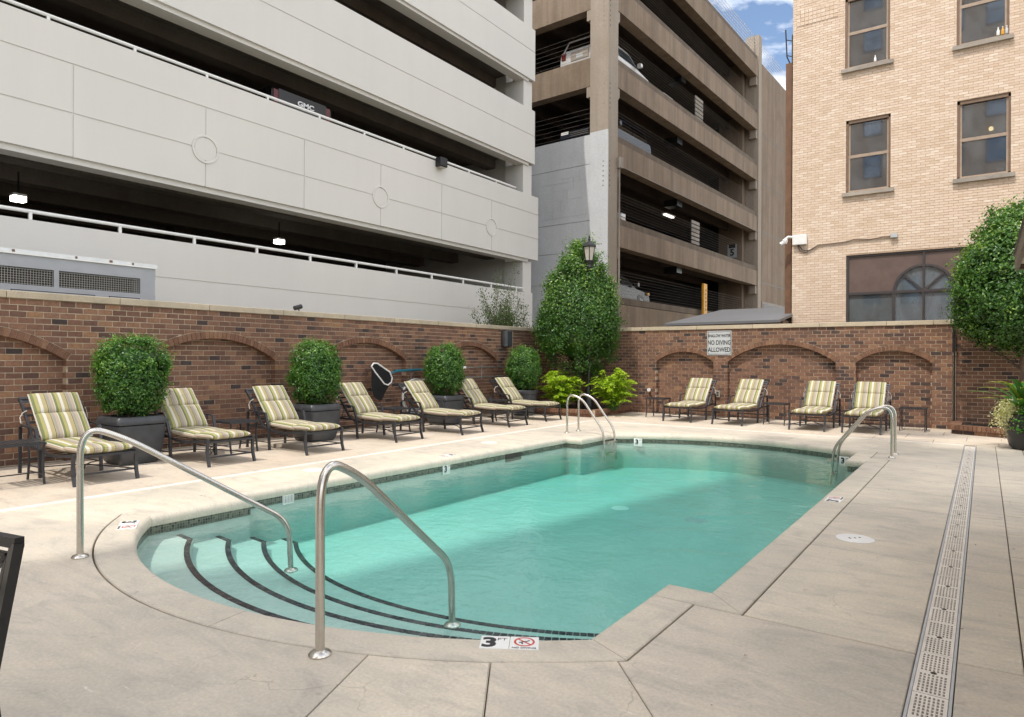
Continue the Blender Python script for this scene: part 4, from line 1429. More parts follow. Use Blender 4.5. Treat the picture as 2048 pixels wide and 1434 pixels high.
# lit lamp seen behind the lower right window
lm = empty('ceiling_lamp', (.12, TY + .36, 7.30), label='round warm lamp glowing behind the right-hand upper window', cat='lamp')
mb = MB(); mb.loft([[(.05 * math.cos(2 * PI * k / 14), y, .05 * math.sin(2 * PI * k / 14)) for k in range(14)] for y in (-.02, .02)]); mb.build('bulb', 'warm_on', lm)
mb = MB()
for k in range(10):
    a = 2 * PI * k / 10; mb.box((.085 * math.cos(a), .01, .085 * math.sin(a)), (.018, .02, .018))
mb.build('rim', 'bronze', lm)
# bottles on the upper right sill
for k, (x, mt, cc) in enumerate(((.25, 'white', 'white'), (.34, 'yellow', 'orange'), (.42, 'sign', 'grey'))):
    o = empty('bottle', (x, TY + .035, 9.468), label=f'small {cc} bottle on the ledge of the top right window', cat='bottle')
    mb = MB(); mb.lathe([(.03, 0), (.034, .02), (.034, .11), (.014, .15), (.014, .18)], n=10); mb.build('body', mt, o, smooth=True)
    mb = MB(); mb.lathe([(.016, .18), (.016, .2)], n=8); mb.build('cap', 'white', o)
o = empty('bottle', (-2.42, TY + .035, 9.508), label='small white bottle on the ledge of the top left window', cat='bottle')
mb = MB(); mb.lathe([(.028, 0), (.03, .02), (.03, .09), (.012, .13), (.012, .15)], n=10); mb.build('body', 'white', o, smooth=True)
mb = MB(); mb.lathe([(.014, .15), (.014, .17)], n=8); mb.build('cap', 'white', o)
# large arched window
aw = empty('arched_window', (-1.287 - tb.location.x, 0, 1.7)); aw.parent = tb
def ab(name, mat, x0, x1, z0, z1, y0=.04, y1=.12):
    mb = MB(); mb.bb(x0 + 1.287, x1 + 1.287, y0, y1, z0 - 1.7, z1 - 1.7); return mb.build(name, mat, aw)
ab('frame', 'dark_frame', -3.098, -3.04, 1.7, 4.343); ab('frame', 'dark_frame', .44, .498, 1.7, 4.343); ab('frame', 'dark_frame', -3.04, .44, 4.29, 4.343)
ab('transom', 'dark_frame', -3.04, .44, 3.255, 3.325, .03)
for x in (-1.965, -.61): ab('mullion', 'dark_frame', x - .035, x + .035, 1.7, 3.255, .034)
ab('mullion', 'dark_frame', -1.312, -1.262, 1.7, 4.29, .036)
AR = .70
n_ = 28
mb = MB()
mb.loft([[(r_ * math.cos(PI * k / n_), y, 3.29 - 1.7 + r_ * math.sin(PI * k / n_)) for k in range(n_ + 1)] for r_, y in ((AR, .12), (AR, .035), (AR - .06, .035), (AR - .06, .12))], False, False, closed=False)
mb.build('arch_frame', 'dark_frame', aw)
for a in (PI / 4, 3 * PI / 4):
    mb = MB(); mb.tube([(.05 * math.cos(a), .07, 1.59 + .05 * math.sin(a)), ((AR - .04) * math.cos(a), .07, 1.59 + (AR - .04) * math.sin(a))], .02, 4, flat=(.04, .045)); mb.build('spoke', 'dark_frame', aw)
# spandrel panel around the fan light, with a semicircular opening
outl = [(-1.75, 1.62)] + [(AR * math.cos(PI - PI * k / n_), 1.59 + AR * math.sin(PI - PI * k / n_)) for k in range(n_ + 1)] + [(1.72, 1.62), (1.72, 2.59), (-1.75, 2.59)]
mb = MB(); mb.prism(outl[::1] if True else outl, 0, .012)
mb.xf(Matrix(((1, 0, 0, 0), (0, 0, -1, .088), (0, 1, 0, 0), (0, 0, 0, 1))))
mb.build('spandrel_panel', 'panel_brown', aw)
for a0 in range(4):
    pts = [(0, 1.59)] + [((AR - .05) * math.cos(PI / 4 * a0 + PI / 4 * k / 8), 1.59 + (AR - .05) * math.sin(PI / 4 * a0 + PI / 4 * k / 8)) for k in range(9)]
    mb = MB(); mb.add([(x, .098, z) for x, z in pts], [tuple(range(len(pts)))]); mb.build('pane', 'glass_dusty', aw)
for x0, x1 in ((-3.04, -2.0), (-1.93, -1.31), (-1.26, -.645), (-.575, .44)): ab('pane', 'glass_clear' if x0 < -3 else 'glass_dusty', x0, x1, 1.72, 3.255, .088, .092)
ab('blind', 'blind', -3.03, -2.01, 1.72, 3.15, .15, .16)
ab('dark_room_sheet', 'room', -1.93, .44, 1.72, 4.2, .5, .52)  # dark sheet, the dimness of the room behind the panes put into its colour
# security camera, cable and box
sc = empty('security_camera', (-4.42, TY - .02, 4.87), label='white security camera on the corner of the tan brick building', cat='camera')
mb = MB(); mb.bevbox(-.05, .33, -.10, 0, -.13, .16, .015); mb.build('back_box', 'white', sc)
mb = MB(); mb.tube([(-.02, -.06, .1), (-.16, -.10, .12), (-.24, -.12, .05)], .035, 8); mb.build('bracket', 'white', sc, smooth=True)
mb = MB(); mb.lathe([(.001, -.08), (.05, -.07), (.075, -.02), (.075, .03), (.05, .06), (.001, .06)], (-.24, -.12, 0), 14); mb.build('dome', 'white', sc, smooth=True)
mb = MB(); mb.tube([(-.24, -.12, -.02), (-.36, -.16, -.08)], [.055, .05], 12); mb.build('lens_barrel', 'white', sc, smooth=True)
cc = empty('cable_conduit', (-3, TY - .03, 4.8), label='thin brown cable run across the tan brick from the camera to a grey box', cat='cable')
pts = [(-4.35, 4.74), (-4.28, 4.58), (-4.12, 4.52), (-3.95, 4.60), (-3.8, 4.70), (-3.5, 4.70), (-3.1, 4.72), (-2.9, 4.76), (-2.5, 4.73), (-2.2, 4.76), (-2.02, 4.76)]
mb = MB(); mb.tube([(x, TY - .03, z) for x, z in pts], .017, 6); mb.build('cable', 'fascia', cc, world=True, smooth=True)
mb = MB(); mb.tube([(-4.33, TY - .04, 4.76), (-4.22, TY - .04, 4.60), (-4.05, TY - .04, 4.56), (-3.85, TY - .04, 4.66)], .012, 6); mb.build('cable_loop', 'ink', cc, world=True, smooth=True)
mb = MB(); mb.bevbox(-2.03, -1.87, TY - .10, TY - .01, 4.71, 4.83, .01); mb.build('junction_box', 'channel', cc, world=True)

# ================================================================== HOTEL BEHIND THE CAMERA (casts the shade over the right of the pool)
ht = empty('hotel_tower', (-2, -28, 0), label='tall tan hotel tower standing behind the viewer and shading the pool', cat='building')
HX0, HX1, HY, HH = -9.5, 5.5, -20.0, 64
wbox('wall', 'stucco', ht, HX0, HX1, HY - 16, HY, 0, HH)
wm = MB(); wm.bb(-.6, .6, 0, .03, 0, 1.9); wmesh = wm.mesh('window'); wmesh.materials.append(M['glass'])
fm = MB(); fm.bb(-.68, .68, -.0, .06, -.1, 0); fm.bb(-.68, .68, 0, .05, 1.9, 1.98); fm.bb(-.68, -.6, 0, .05, 0, 1.9); fm.bb(.6, .68, 0, .05, 0, 1.9); fm.bb(-.6, .6, .031, .05, .92, .98)
fmesh = fm.mesh('frame'); fmesh.materials.append(M['bronze'])
for r_ in range(20):
    for c in range(5):
        o = link('window', wmesh, None, ht); o.location = (HX0 + 2.1 + c * 2.7 - ht.location.x, HY - ht.location.y + .002, 2.6 + r_ * 3.4)
        link('frame', fmesh, None, o)
# low pool house at the right: only the corner of its eave is in view
ph = empty('pool_house', (2.5, 4.5, 0), label='low pool house at the right with a brown fascia and cream soffit', cat='building')
wbox('wall', 'stucco', ph, 1.1, 4.5, 1.5, 7.6, 0, 2.40)
wbox('soffit', 'soffit', ph, .27, 4.7, 1.3, 7.98, 2.41, 2.44)
mb = MB()
mb.bb(.235, .268, 1.3, 8.02, 2.36, 2.50); mb.bb(.268, 4.7, 7.985, 8.02, 2.36, 2.50)
mb.build('fascia', 'fascia', ph, world=True)
mb = MB(); mb.add([(.22, 1.2, 2.5), (4.8, 1.2, 2.5), (4.8, 8.05, 2.5), (.22, 8.05, 2.5), (2.5, 1.2, 3.4), (2.5, 8.05, 3.4)], [(0, 3, 5, 4), (1, 4, 5, 2), (0, 4, 1), (3, 2, 5), (0, 1, 2, 3)])
mb.build('roof', 'fascia', ph, world=True)

# ================================================================== POOL RAILS AND LADDERS
def bez(p, n=6):
    """round the corners of a polyline"""
    out = [Vector(p[0][0])]
    for i in range(1, len(p) - 1):
        q, r_ = Vector(p[i][0]), p[i][1]
        a = (Vector(p[i - 1][0]) - q); b_ = (Vector(p[i + 1][0]) - q)
        ra = min(r_, a.length * .499); rb = min(r_, b_.length * .499)
        A = q + a.normalized() * ra; B = q + b_.normalized() * rb
        for k in range(n + 1):
            t = k / n
            out.append(A * (1 - t) ** 2 + q * 2 * t * (1 - t) + B * t * t)
    out.append(Vector(p[-1][0]))
    return out
def flange(mb, c, r_=.056):
    mb.lathe([(r_, 0), (r_ + .002, .008), (r_ - .006, .018), (.03, .026), (.022, .03)], c, 20)
def handrail(base, end, label):
    o = empty('handrail', (base[0], base[1], 0), label=label, cat='handrail', group='stainless handrails at the pool steps')
    B = Vector((0, 0, 0)); E = Vector((end[0] - base[0], end[1] - base[1], 0))
    d = E.normalized(); L = E.length
    path = [((0, 0, 0), 0), (tuple(d * -.005 + Zv * .985), .27), (tuple(d * .30 + Zv * .86), .16), (tuple(d * (L - .02) + Zv * .085), .16), (tuple(E + Zv * -.36), 0)]
    mb = MB(); mb.tube(bez(path, 9), .0235, 16); mb.build('rail', 'steel', o, smooth=True)
    mb = MB(); flange(mb, (0, 0, 0)); mb.build('base_flange', 'steel', o, smooth=True)
    mb = MB(); flange(mb, tuple(E + Zv * -.345)); mb.build('step_flange', 'steel', o, smooth=True)
handrail((-2.707, 2.172), (-2.97, 3.5), 'stainless handrail nearest the camera, at the right of the pool steps')
handrail((-5.454, 2.183), (-4.85, 3.58), 'stainless handrail at the left of the pool steps in front of the loungers')
def ladder(base, d, posts, label, h_=.86):
    """two looped rails in the direction d, set apart along the deck edge"""
    o = empty('pool_ladder', (*base, 0), label=label, cat='ladder', group='stainless ladders at the far end of the pool')
    d = Vector((*d, 0)); s_ = Vector((-d.y, d.x, 0))
    for k in (-.23, .23):
        q = s_ * k
        path = [(tuple(q), 0), (tuple(q + Zv * h_), .22), (tuple(q + d * .34 + Zv * (h_ - .1)), .15), (tuple(q + d * .80 + Zv * .10), .12), (tuple(q + d * .86 + Zv * -.5), 0)]
        mb = MB(); mb.tube(bez(path, 8), .021, 12); mb.build('rail', 'steel', o, smooth=True)
        mb = MB(); flange(mb, tuple(q), .05); mb.build('base_flange', 'steel', o, smooth=True)
    for z in (-.14, -.36):
        mb = MB(); mb.box(tuple(d * .86 + Zv * z), (.09 if abs(d.x) > .5 else .42, .42 if abs(d.x) > .5 else .09, .035)); mb.build('tread', 'steel', o)
ladder((-6.80, 11.75), (1, 0), None, 'stainless pool ladder on the far left side near the tree', .80)
ladder((-1.14, 11.85), (-1, 0), None, 'stainless pool ladder on the far right side of the pool', .80)
# deck lids
for (x, y, lb) in ((-.873, 6.195, 'round white skimmer lid in the deck beside the drain'), (-7.222, 5.69, 'round cream lid in the sunny deck left of the near handrail'), (-7.127, 9.37, 'round cream lid in the deck near the middle loungers')):
    o = empty('deck_lid', (x, y, 0), label=lb, cat='lid')
    mb = MB(); mb.lathe([(.001, .005), (.14, .005), (.146, .002), (.148, -.02)], n=32); mb.build('cover', 'white' if x > -5 else 'strip', o, smooth=True)
    if x > -5:
        mb = MB()
        for a, b_, w_ in ((-.035, -.03, .03), (.0, .0, .022), (.03, .035, .024)): mb.box((a, b_, .0055), (.012, w_, .002), .6)
        mb.build('lift_slot', 'drain_in', o)
# ------------------------------------------------------------------ depth markers
def depth_marker(c, up, label, faint=False):
    up = Vector((*up, 0)).normalized(); rt = Vector((up.y, -up.x, 0))
    o = empty('depth_marker', (*c, 0), math.atan2(rt.y, rt.x), label, 'marker', 'depth and no diving tiles on the pool edge')
    for x in (-.0775, .0775):
        mb = MB(); mb.bevbox(x - .0755, x + .0755, -.0755, .0755, -.003, .0035, .0012); mb.build('tile', 'white', o)
    Z = .0042
    text_mb('3', .155, Matrix.Translation((-.105, -.008, Z)), .0008, .006, 1.1).build('numeral', 'ink', o)
    text_mb('FT', .042, Matrix.Translation((-.040, .035, Z)), .0008, 0, 1.2).build('lettering', 'ink', o)
    text_mb('NO DIVING', .024, Matrix.Translation((.0775, -.062, Z)), .0008, .0004).build('lettering', 'ink', o)
    mb = MB(); n_ = 28
    mb.loft([[(.0775 + r_ * math.cos(2 * PI * k / n_), .012 + r_ * math.sin(2 * PI * k / n_), Z) for k in range(n_)] for r_ in (.055, .044)], False, False)
    mb.box((.0775, .012, Z), (.098, .009, .0006), -PI / 4)
    mb.build('prohibition_ring', 'red', o)
    mb = MB(); mb.tube([(.05, .0, Z), (.07, .012, Z), (.09, .018, Z), (.105, .03, Z)], .004, 4, flat=(.008, .0006)); mb.box((.066, -.004, Z), (.008, .026, .0006), .2)
    mb.build('swimmer_mark', 'ink', o)
depth_marker((-2.02, 2.842), (-.162 - .35, .265 + .55), 'white 3 FT and no diving tile on the near pool coping')
depth_marker((-6.165, 2.85), (.51, .86), 'white 3 FT and no diving tile on the left corner of the coping')
depth_marker((-1.30, 7.80), (-1, 0), 'white depth tile on the right-hand coping')
depth_marker((-6.66, 7.72), (1, 0), 'worn white depth tile on the sunny left-hand coping')
def wall_marker(c, nrm, label):
    nv = Vector((*nrm, 0)).normalized(); rt = Vector((-nv.y, nv.x, 0))
    o = empty('waterline_marker', c, math.atan2(rt.y, rt.x), label, 'marker', 'depth tiles on the waterline')
    mb = MB(); mb.bb(-.08, .08, -.006, .004, -.075, .075); mb.build('tile', 'white', o)
    text_mb('3', .13, frame4((-.02, -.0075, 0), (1, 0, 0), (0, 0, 1)), .0008, .006).build('numeral', 'ink', o)
    text_mb('FT', .045, frame4((.05, -.0075, .035), (1, 0, 0), (0, 0, 1)), .0008, 0).build('lettering', 'ink', o)
wall_marker((left_x(7.52) - .022, 7.52, -.165), (1, 0), 'white 3 FT tile at the waterline of the left pool side')
wall_marker((-5.60, 12.245, -.165), (.25, -1), 'white 3 FT tile at the waterline of the far left curve')
wall_marker((-1.86, 12.03, -.165), (-.33, -1), 'white 3 FT tile at the waterline beside the right ladder')

# ================================================================== LOUNGERS
def pillow(mb, L, W_, T, org, rot_y, nu=12, nv=12, p=5.0):
    """soft rectangular cushion: x along L, y across W_, z thickness"""
    rot = Matrix.Rotation(rot_y, 3, 'Y'); o3 = Vector(org)
    def hh(u, v): return T / 2 * (max(0, (1 - abs(u) ** p)) * max(0, (1 - abs(v) ** p))) ** .42
    us = [math.sin(PI / 2 * (-1 + 2 * i / nu)) for i in range(nu + 1)]; vs_ = [math.sin(PI / 2 * (-1 + 2 * j / nv)) for j in range(nv + 1)]
    top = []; bot = []
    for u in us:
        for v in vs_:
            h_ = hh(u, v)
            crown = 1 + .10 * math.cos(u * PI / 2) * math.cos(v * PI / 2)
            top.append(o3 + rot @ Vector((u * L / 2, v * W_ / 2, h_ * crown)))
            bot.append(o3 + rot @ Vector((u * L / 2, v * W_ / 2, -h_ * .92)))
    m_ = nv + 1; fs_ = []; K = len(top)
    for i in range(nu):
        for j in range(nv):
            a = i * m_ + j
            fs_.append((a, a + m_, a + m_ + 1, a + 1)); fs_.append((K + a, K + a + 1, K + a + m_ + 1, K + a + m_))
    mb.add(top + bot, fs_)

def make_lounger():
    o = empty('sun_lounger')
    BA = math.atan2(.56, .47)         # recline of the back
    hx, hz = -1.10, .40
    mb = MB()
    pillow(mb, .44, .60, .105, (-.205, 0, .392), 0)
    pillow(mb, .78, .60, .11, (-.745, 0, .39), R(2.5))
    mb.build('seat_cushion', 'canvas', o, smooth=True)
    mb = MB()
    du = Vector((-math.cos(BA), 0, math.sin(BA))); nu_ = Vector((math.sin(BA), 0, math.cos(BA)))
    for a, L in ((.20, .40), (.555, .33)):
        c = Vector((hx, 0, hz)) + du * a + nu_ * .07
        pillow(mb, L, .58, .11 if a < .3 else .105, c, BA)
    mb.build('back_cushion', 'canvas', o, smooth=True)
    for s_ in (-1, 1):
        y = .345 * s_
        mb = MB(); mb.tube([(.035, y, 0), (.0, y, .10), (-.018, y, .2), (-.012, y, .30), (.0, y, .365)], .016, 8, flat=(.03, .036)); mb.build('leg', 'iron', o)
        mb = MB(); mb.tube([(-.93, y, 0), (-.945, y, .15), (-.95, y, .34), (-.985, y * 1.03, .46), (-1.03, y * 1.04, .585)], .016, 8, flat=(.03, .036)); mb.build('leg', 'iron', o)
        mb = MB(); mb.tube([(-1.53, y * 1.04, 0), (-1.52, y * 1.04, .3), (-1.52, y * 1.04, .58)], .016, 8, flat=(.03, .034)); mb.build('leg', 'iron', o)
        mb = MB(); mb.tube([(-1.02, y * 1.04, .585), (-1.12, y * 1.06, .60), (-1.3, y * 1.06, .605), (-1.45, y * 1.05, .615), (-1.52, y * 1.04, .58)], .014, 8, flat=(.034, .02)); mb.build('arm', 'iron', o)
        mb = MB(); mb.tube([(0, y * .97, .345), (-.2, y * .95, .325), (-.5, y * .95, .295), (-.8, y * .95, .30), (-1.1, y * .96, .345), (-1.52, y * .98, .36)], .014, 8, flat=(.022, .034)); mb.build('side_rail', 'iron', o)
        c0 = Vector((hx, y * .97, hz - .04)); mb = MB()
        mb.tube([c0 - nu_ * .02, c0 + du * .3 - nu_ * .012, c0 + du * .6 - nu_ * .015, c0 + du * .78 - nu_ * .03], .013, 8, flat=(.026, .036)); mb.build('back_post', 'iron', o)
        mb = MB(); mb.tube([(-1.30, y * .99, .60), (-1.34, y * .98, .36)], .010, 6); mb.build('arm_strut', 'iron', o)
        # cushion ties
        c1 = c0 + du * .52
        mb = MB(); mb.tube([c1 + nu_ * .06, c1 + Vector((0, .03 * s_, .01)), c1 + Vector((-.02, .05 * s_, -.05)), c1 + Vector((.0, .045 * s_, -.12))], .006, 5); mb.build('tie', 'strip', o)
    c0 = Vector((hx, 0, hz - .04)) + du * .77 - nu_ * .03
    mb = MB(); mb.box(tuple(c0), (.03, .70, .05), mat=Matrix.Rotation(BA, 3, 'Y')); mb.build('top_rail', 'iron', o)
    mb = MB()
    for k in range(9):
        x = -.06 - k * .115; z = .345 - .05 * math.sin(PI * min(1, k / 8.0))
        mb.box((x, 0, z - .004), (.035, .64, .008))
    mb.build('seat_slats', 'iron', o)
    mb = MB()
    for k in range(7): mb.box(tuple(Vector((hx, 0, hz - .04)) + du * (.06 + k * .11) - nu_ * .018), (.032, .64, .008), mat=Matrix.Rotation(BA, 3, 'Y'))
    mb.build('back_slats', 'iron', o)
    for nm, p, q in (('cross_bar', (-.018, -.34, .12), (-.018, .34, .12)), ('cross_bar', (0, -.34, .325), (0, .34, .325)), ('cross_bar', (-1.525, -.35, .16), (-1.525, .35, .16)), ('cross_bar', (-1.52, -.35, .36), (-1.52, .35, .36))):
        mb = MB(); mb.tube([p, q], .009, 6, flat=(.016, .022)); mb.build(nm, 'iron', o)
    for s_ in (-1, 1):
        mb = MB(); mb.tube([(-.945, .34 * s_, .13), (-.7, .12 * s_, .155), (-.5, -.02 * s_, .16), (-.25, -.14 * s_, .15), (-.02, -.34 * s_, .12)], .008, 6); mb.build('brace', 'iron', o, smooth=True)
        mb = MB(); mb.tube([(-.945, .34 * s_, .12), (-1.52, .345 * s_, .12)], .008, 6); mb.build('low_rail', 'iron', o)
    return o
lounger = make_lounger()
LOUNGERS = [
    (-8.46, 3.66, 0, 'striped lounger in the left row nearest the camera, by a slatted table', 1),
    (-8.55, 5.32, 1, 'striped lounger in the left row just right of the nearest potted bush', 1),
    (-8.38, 6.79, -1, 'striped lounger in the left row just left of the second potted bush', 1),
    (-8.44, 8.71, 2, 'striped lounger in the left row just right of the second potted bush', 1),
    (-8.24, 10.27, 3, 'striped lounger in front of the third potted bush, below the pool hose', 1),
    (-8.36, 12.02, 0, 'striped lounger in the left row just right of the third potted bush', 1),
    (-8.44, 13.62, 1, 'striped lounger at the far end of the left row by the last potted bush', 1),
    (-5.93, 15.16, -92, 'striped lounger by the back wall in front of the left arch', 0),
    (-4.73, 15.10, -95, 'striped lounger by the back wall, left of the two under the wide arch', 0),
    (-3.03, 14.98, -91, 'striped lounger by the back wall, right of the small table under the wide arch', 0),
    (-2.02, 15.05, -90, 'striped lounger by the back wall in front of the right arch, beside the ladder', 0)]
for i, (x, y, a, lb, lf) in enumerate(LOUNGERS):
    o = lounger if i == 0 else copy_tree(lounger)
    o.location = (x, y, .002); o.rotation_euler = (0, 0, R(a))
    tag(o, lb, 'sun lounger', 'striped loungers in the left row' if lf else 'striped loungers along the back wall')

def make_table():
    o = empty('side_table')
    for k in range(9):
        mb = MB(); mb.bb(-.235, .235, -.235 + k * .0545, -.235 + k * .0545 + .036, .482, .492); mb.build('slat', 'iron', o)
    for s_ in (-1, 1):
        mb = MB(); mb.bb(-.25, .25, .235 * s_ - .012, .235 * s_ + .012, .458, .482); mb.build('apron', 'iron', o)
        mb = MB(); mb.bb(.235 * s_ - .012, .235 * s_ + .012, -.222, .222, .458, .482); mb.build('apron', 'iron', o)
        for t in (-1, 1):
            mb = MB(); mb.tube([(.245 * s_, .225 * t, 0), (.222 * s_, .225 * t, .1), (.205 * s_, .225 * t, .22), (.21 * s_, .225 * t, .34), (.24 * s_, .225 * t, .458)], .011, 6, flat=(.024, .02)); mb.build('leg', 'iron', o)
        mb = MB(); mb.tube([(-.222, .225 * s_, .11), (.222, .225 * s_, .11)], .008, 6); mb.build('stretcher', 'iron', o)
    mb = MB(); mb.tube([(0, -.225, .11), (0, .225, .11)], .008, 6); mb.build('stretcher', 'iron', o)
    return o
table = make_table()
TABLES = [(-9.15, 2.96, 0, 'dark slatted side table at the left edge beside the nearest lounger'),
          (-9.62, 6.06, 0, 'dark side table between the second and third loungers of the left row'),
          (-9.62, 9.50, 0, 'dark side table between the fourth and fifth loungers of the left row'),
          (-9.60, 12.82, 0, 'dark side table between the last two loungers of the left row'),
          (-6.83, 16.15, 90, 'dark side table at the left of the back wall loungers, by the faucet'),
          (-3.89, 16.02, 90, 'dark side table between the middle loungers under the wide arch'),
          (-1.22, 16.42, 90, 'dark slatted side table standing alone under the right arch')]
for i, (x, y, a, lb) in enumerate(TABLES):
    o = table if i == 0 else copy_tree(table)
    o.location = (x, y, .002); o.rotation_euler = (0, 0, R(a))
    tag(o, lb, 'side table', 'dark side tables between the loungers')

# ================================================================== FOLIAGE
def leaves_mesh(name, P, Nn, size, aspect=.5, fold=.25, rnd=None, tip=None, jitter=.9):
    """one folded leaf (two triangles) per point"""
    n_ = len(P)
    Nn = Nn / np.maximum(np.linalg.norm(Nn, axis=1, keepdims=True), 1e-6)
    Nn = Nn + rng.normal(size=(n_, 3)) * jitter * .5
    Nn /= np.linalg.norm(Nn, axis=1, keepdims=True)
    t = rng.normal(size=(n_, 3)) if tip is None else tip + rng.normal(size=(n_, 3)) * .35
    t -= (t * Nn).sum(1, keepdims=True) * Nn
    t /= np.maximum(np.linalg.norm(t, axis=1, keepdims=True), 1e-6)
    b_ = np.cross(Nn, t)
    sz = (np.asarray(size) * rng.uniform(.7, 1.3, n_))[:, None]
    v0 = P - t * sz * .5
    v2 = P + t * sz * .5
    v1 = P + b_ * sz * aspect * .5 + Nn * sz * fold * .5
    v3 = P - b_ * sz * aspect * .5 + Nn * sz * fold * .5
    V = np.stack([v0, v1, v2, v3], 1).reshape(-1, 3)
    base = (np.arange(n_) * 4)[:, None]
    F_ = np.concatenate([base + np.array([0, 1, 2]), base + np.array([0, 2, 3])], 1).reshape(-1, 3)
    r_ = rng.random(n_) if rnd is None else rnd
    return V, F_, np.repeat(r_, 2)

def np_mesh(name, parts):
    V = np.concatenate([p[0] for p in parts]); off = 0; Fs = []
    for p in parts:
        Fs.append(p[1] + off); off += len(p[0])
    F_ = np.concatenate(Fs); r_ = np.concatenate([p[2] for p in parts])
    me = bpy.data.meshes.new(name)
    me.vertices.add(len(V)); me.vertices.foreach_set('co', V.astype(np.float32).ravel())
    me.loops.add(F_.size); me.loops.foreach_set('vertex_index', F_.astype(np.int32).ravel())
    me.polygons.add(len(F_)); me.polygons.foreach_set('loop_start', (np.arange(len(F_)) * 3).astype(np.int32))
    a = me.attributes.new('rnd', 'FLOAT', 'FACE'); a.data.foreach_set('value', r_.astype(np.float32))
    me.update(calc_edges=True); me.validate()
    return me

def lumps(d, k=10, amp=.07, seed=0, fine=True):
    g_ = np.random.default_rng(seed); c = g_.normal(size=(k, 3)); c /= np.linalg.norm(c, axis=1, keepdims=True)
    w_ = g_.uniform(-1, 1, k)
    s_ = np.zeros(len(d))
    for i in range(k): s_ += w_[i] * np.exp(-((d - c[i]) ** 2).sum(1) / .09)
    if fine:
        c = g_.normal(size=(260, 3)); c /= np.linalg.norm(c, axis=1, keepdims=True); w_ = g_.uniform(-1, 1, 260)
        for i in range(260): s_ += .75 * w_[i] * np.exp(-((d - c[i]) ** 2).sum(1) / .010)
    return 1 + amp * s_

def crown(shape, n_leaf, leaf, seed, depth=.10, amp=.07, lump_k=26, aspect=.55, core=.86, csize=.045, per=60):
    """shape(dirs) -> surface points; leaves in a shell under the surface plus a leafy core"""
    g_ = np.random.default_rng(seed)
    nc = max(60, n_leaf // per)
    d = g_.normal(size=(nc, 3)); d /= np.linalg.norm(d, axis=1, keepdims=True)
    k_ = lumps(d, lump_k, amp, seed) * (1 + g_.normal(0, .042, nc))
    k_ = np.where(g_.random(nc) < .16, k_ * .90, k_)
    Cc = shape(d) * k_[:, None]
    ci = g_.integers(0, nc, n_leaf)
    of_ = g_.normal(size=(n_leaf, 3)) * csize * g_.uniform(.6, 1.25, nc)[ci][:, None]
    dd_ = d[ci]
    of_ += dd_ * (g_.exponential(csize * .25, n_leaf) * (g_.random(n_leaf) < .35))[:, None]
    P = Cc[ci] + of_
    ow = (of_ * dd_).sum(1) / csize
    rr = np.clip(g_.normal(.40, .15, nc)[ci] + g_.normal(0, .13, n_leaf) + .10 * ow + .16 * dd_[:, 2], 0, 1)  # tone rises upward and outward: top light and inner shade painted into leaves
    A = leaves_mesh('l', P, dd_ + of_ / csize * .45 + np.array([0, 0, .3]), leaf, aspect, .3, rr, None, 1.0)
    # core: low-poly blob of leaf material, crown's inner shade painted as its dark tone
    mb = MB(); nu, nv = 20, 14; D = []
    for i in range(nv + 1):
        for j in range(nu):
            th = PI * i / nv; ph = 2 * PI * j / nu
            D.append((math.sin(th) * math.cos(ph), math.sin(th) * math.sin(ph), math.cos(th)))
    D = np.array(D); Q = shape(D) * (lumps(D, lump_k, amp, seed) * core)[:, None]
    F_ = []
    for i in range(nv):
        for j in range(nu):
            a, b_, c, e = i * nu + j, i * nu + (j + 1) % nu, (i + 1) * nu + (j + 1) % nu, (i + 1) * nu + j
            F_ += [(a, e, c), (a, c, b_)]
    B = (Q, np.array(F_), np.full(len(F_), .12))
    return [A, B]

def superell(ax, ay, az, e=2.6, zc=0, taper=0):
    def f_(d):
        r_ = (np.abs(d[:, 0] / ax) ** e + np.abs(d[:, 1] / ay) ** e + np.abs(d[:, 2] / az) ** e) ** (-1 / e)
        P = d * r_[:, None]
        k = 1 - taper * np.clip(P[:, 2] / az, -1, 1)
        P[:, 0] *= k; P[:, 1] *= k
        return P
    return f_

def square_pot(o, half=.33, H=.66):
    mb = MB()
    def ring(hf, z, r_=.05, n_=5):
        pts = []
        for q in range(4):
            cx_, cy_ = ((1, 1), (-1, 1), (-1, -1), (1, -1))[q]
            for k in range(n_):
                a = q * PI / 2 + PI / 2 * k / (n_ - 1)
                pts.append((cx_ * (hf - r_) + r_ * math.cos(a), cy_ * (hf - r_) + r_ * math.sin(a), z))
        return pts
    k = half / .33
    prof = [(.235, 0), (.262, .03), (.29, .14), (.312, .28), (.324, .42), (.33, .535)]
    mb.loft([ring(h_ * k, z * H / .66) for h_, z in prof] + [ring(.318 * k, .54 * H / .66)], True, False)
    mb.build('body', 'pot', o, smooth=True)
    mb = MB()
    prof = [(.318, .545), (.334, .552), (.338, .575), (.328, .625), (.305, .655), (.28, .66), (.27, .64), (.265, .58)]
    mb.loft([ring(h_ * k, z * H / .66) for h_, z in prof], False, False)
    mb.build('rim', 'pot', o, smooth=True)
    mb = MB(); mb.bb(-.268 * k, .268 * k, -.268 * k, .268 * k, H * .86, H * .905); mb.build('soil', 'soil', o)

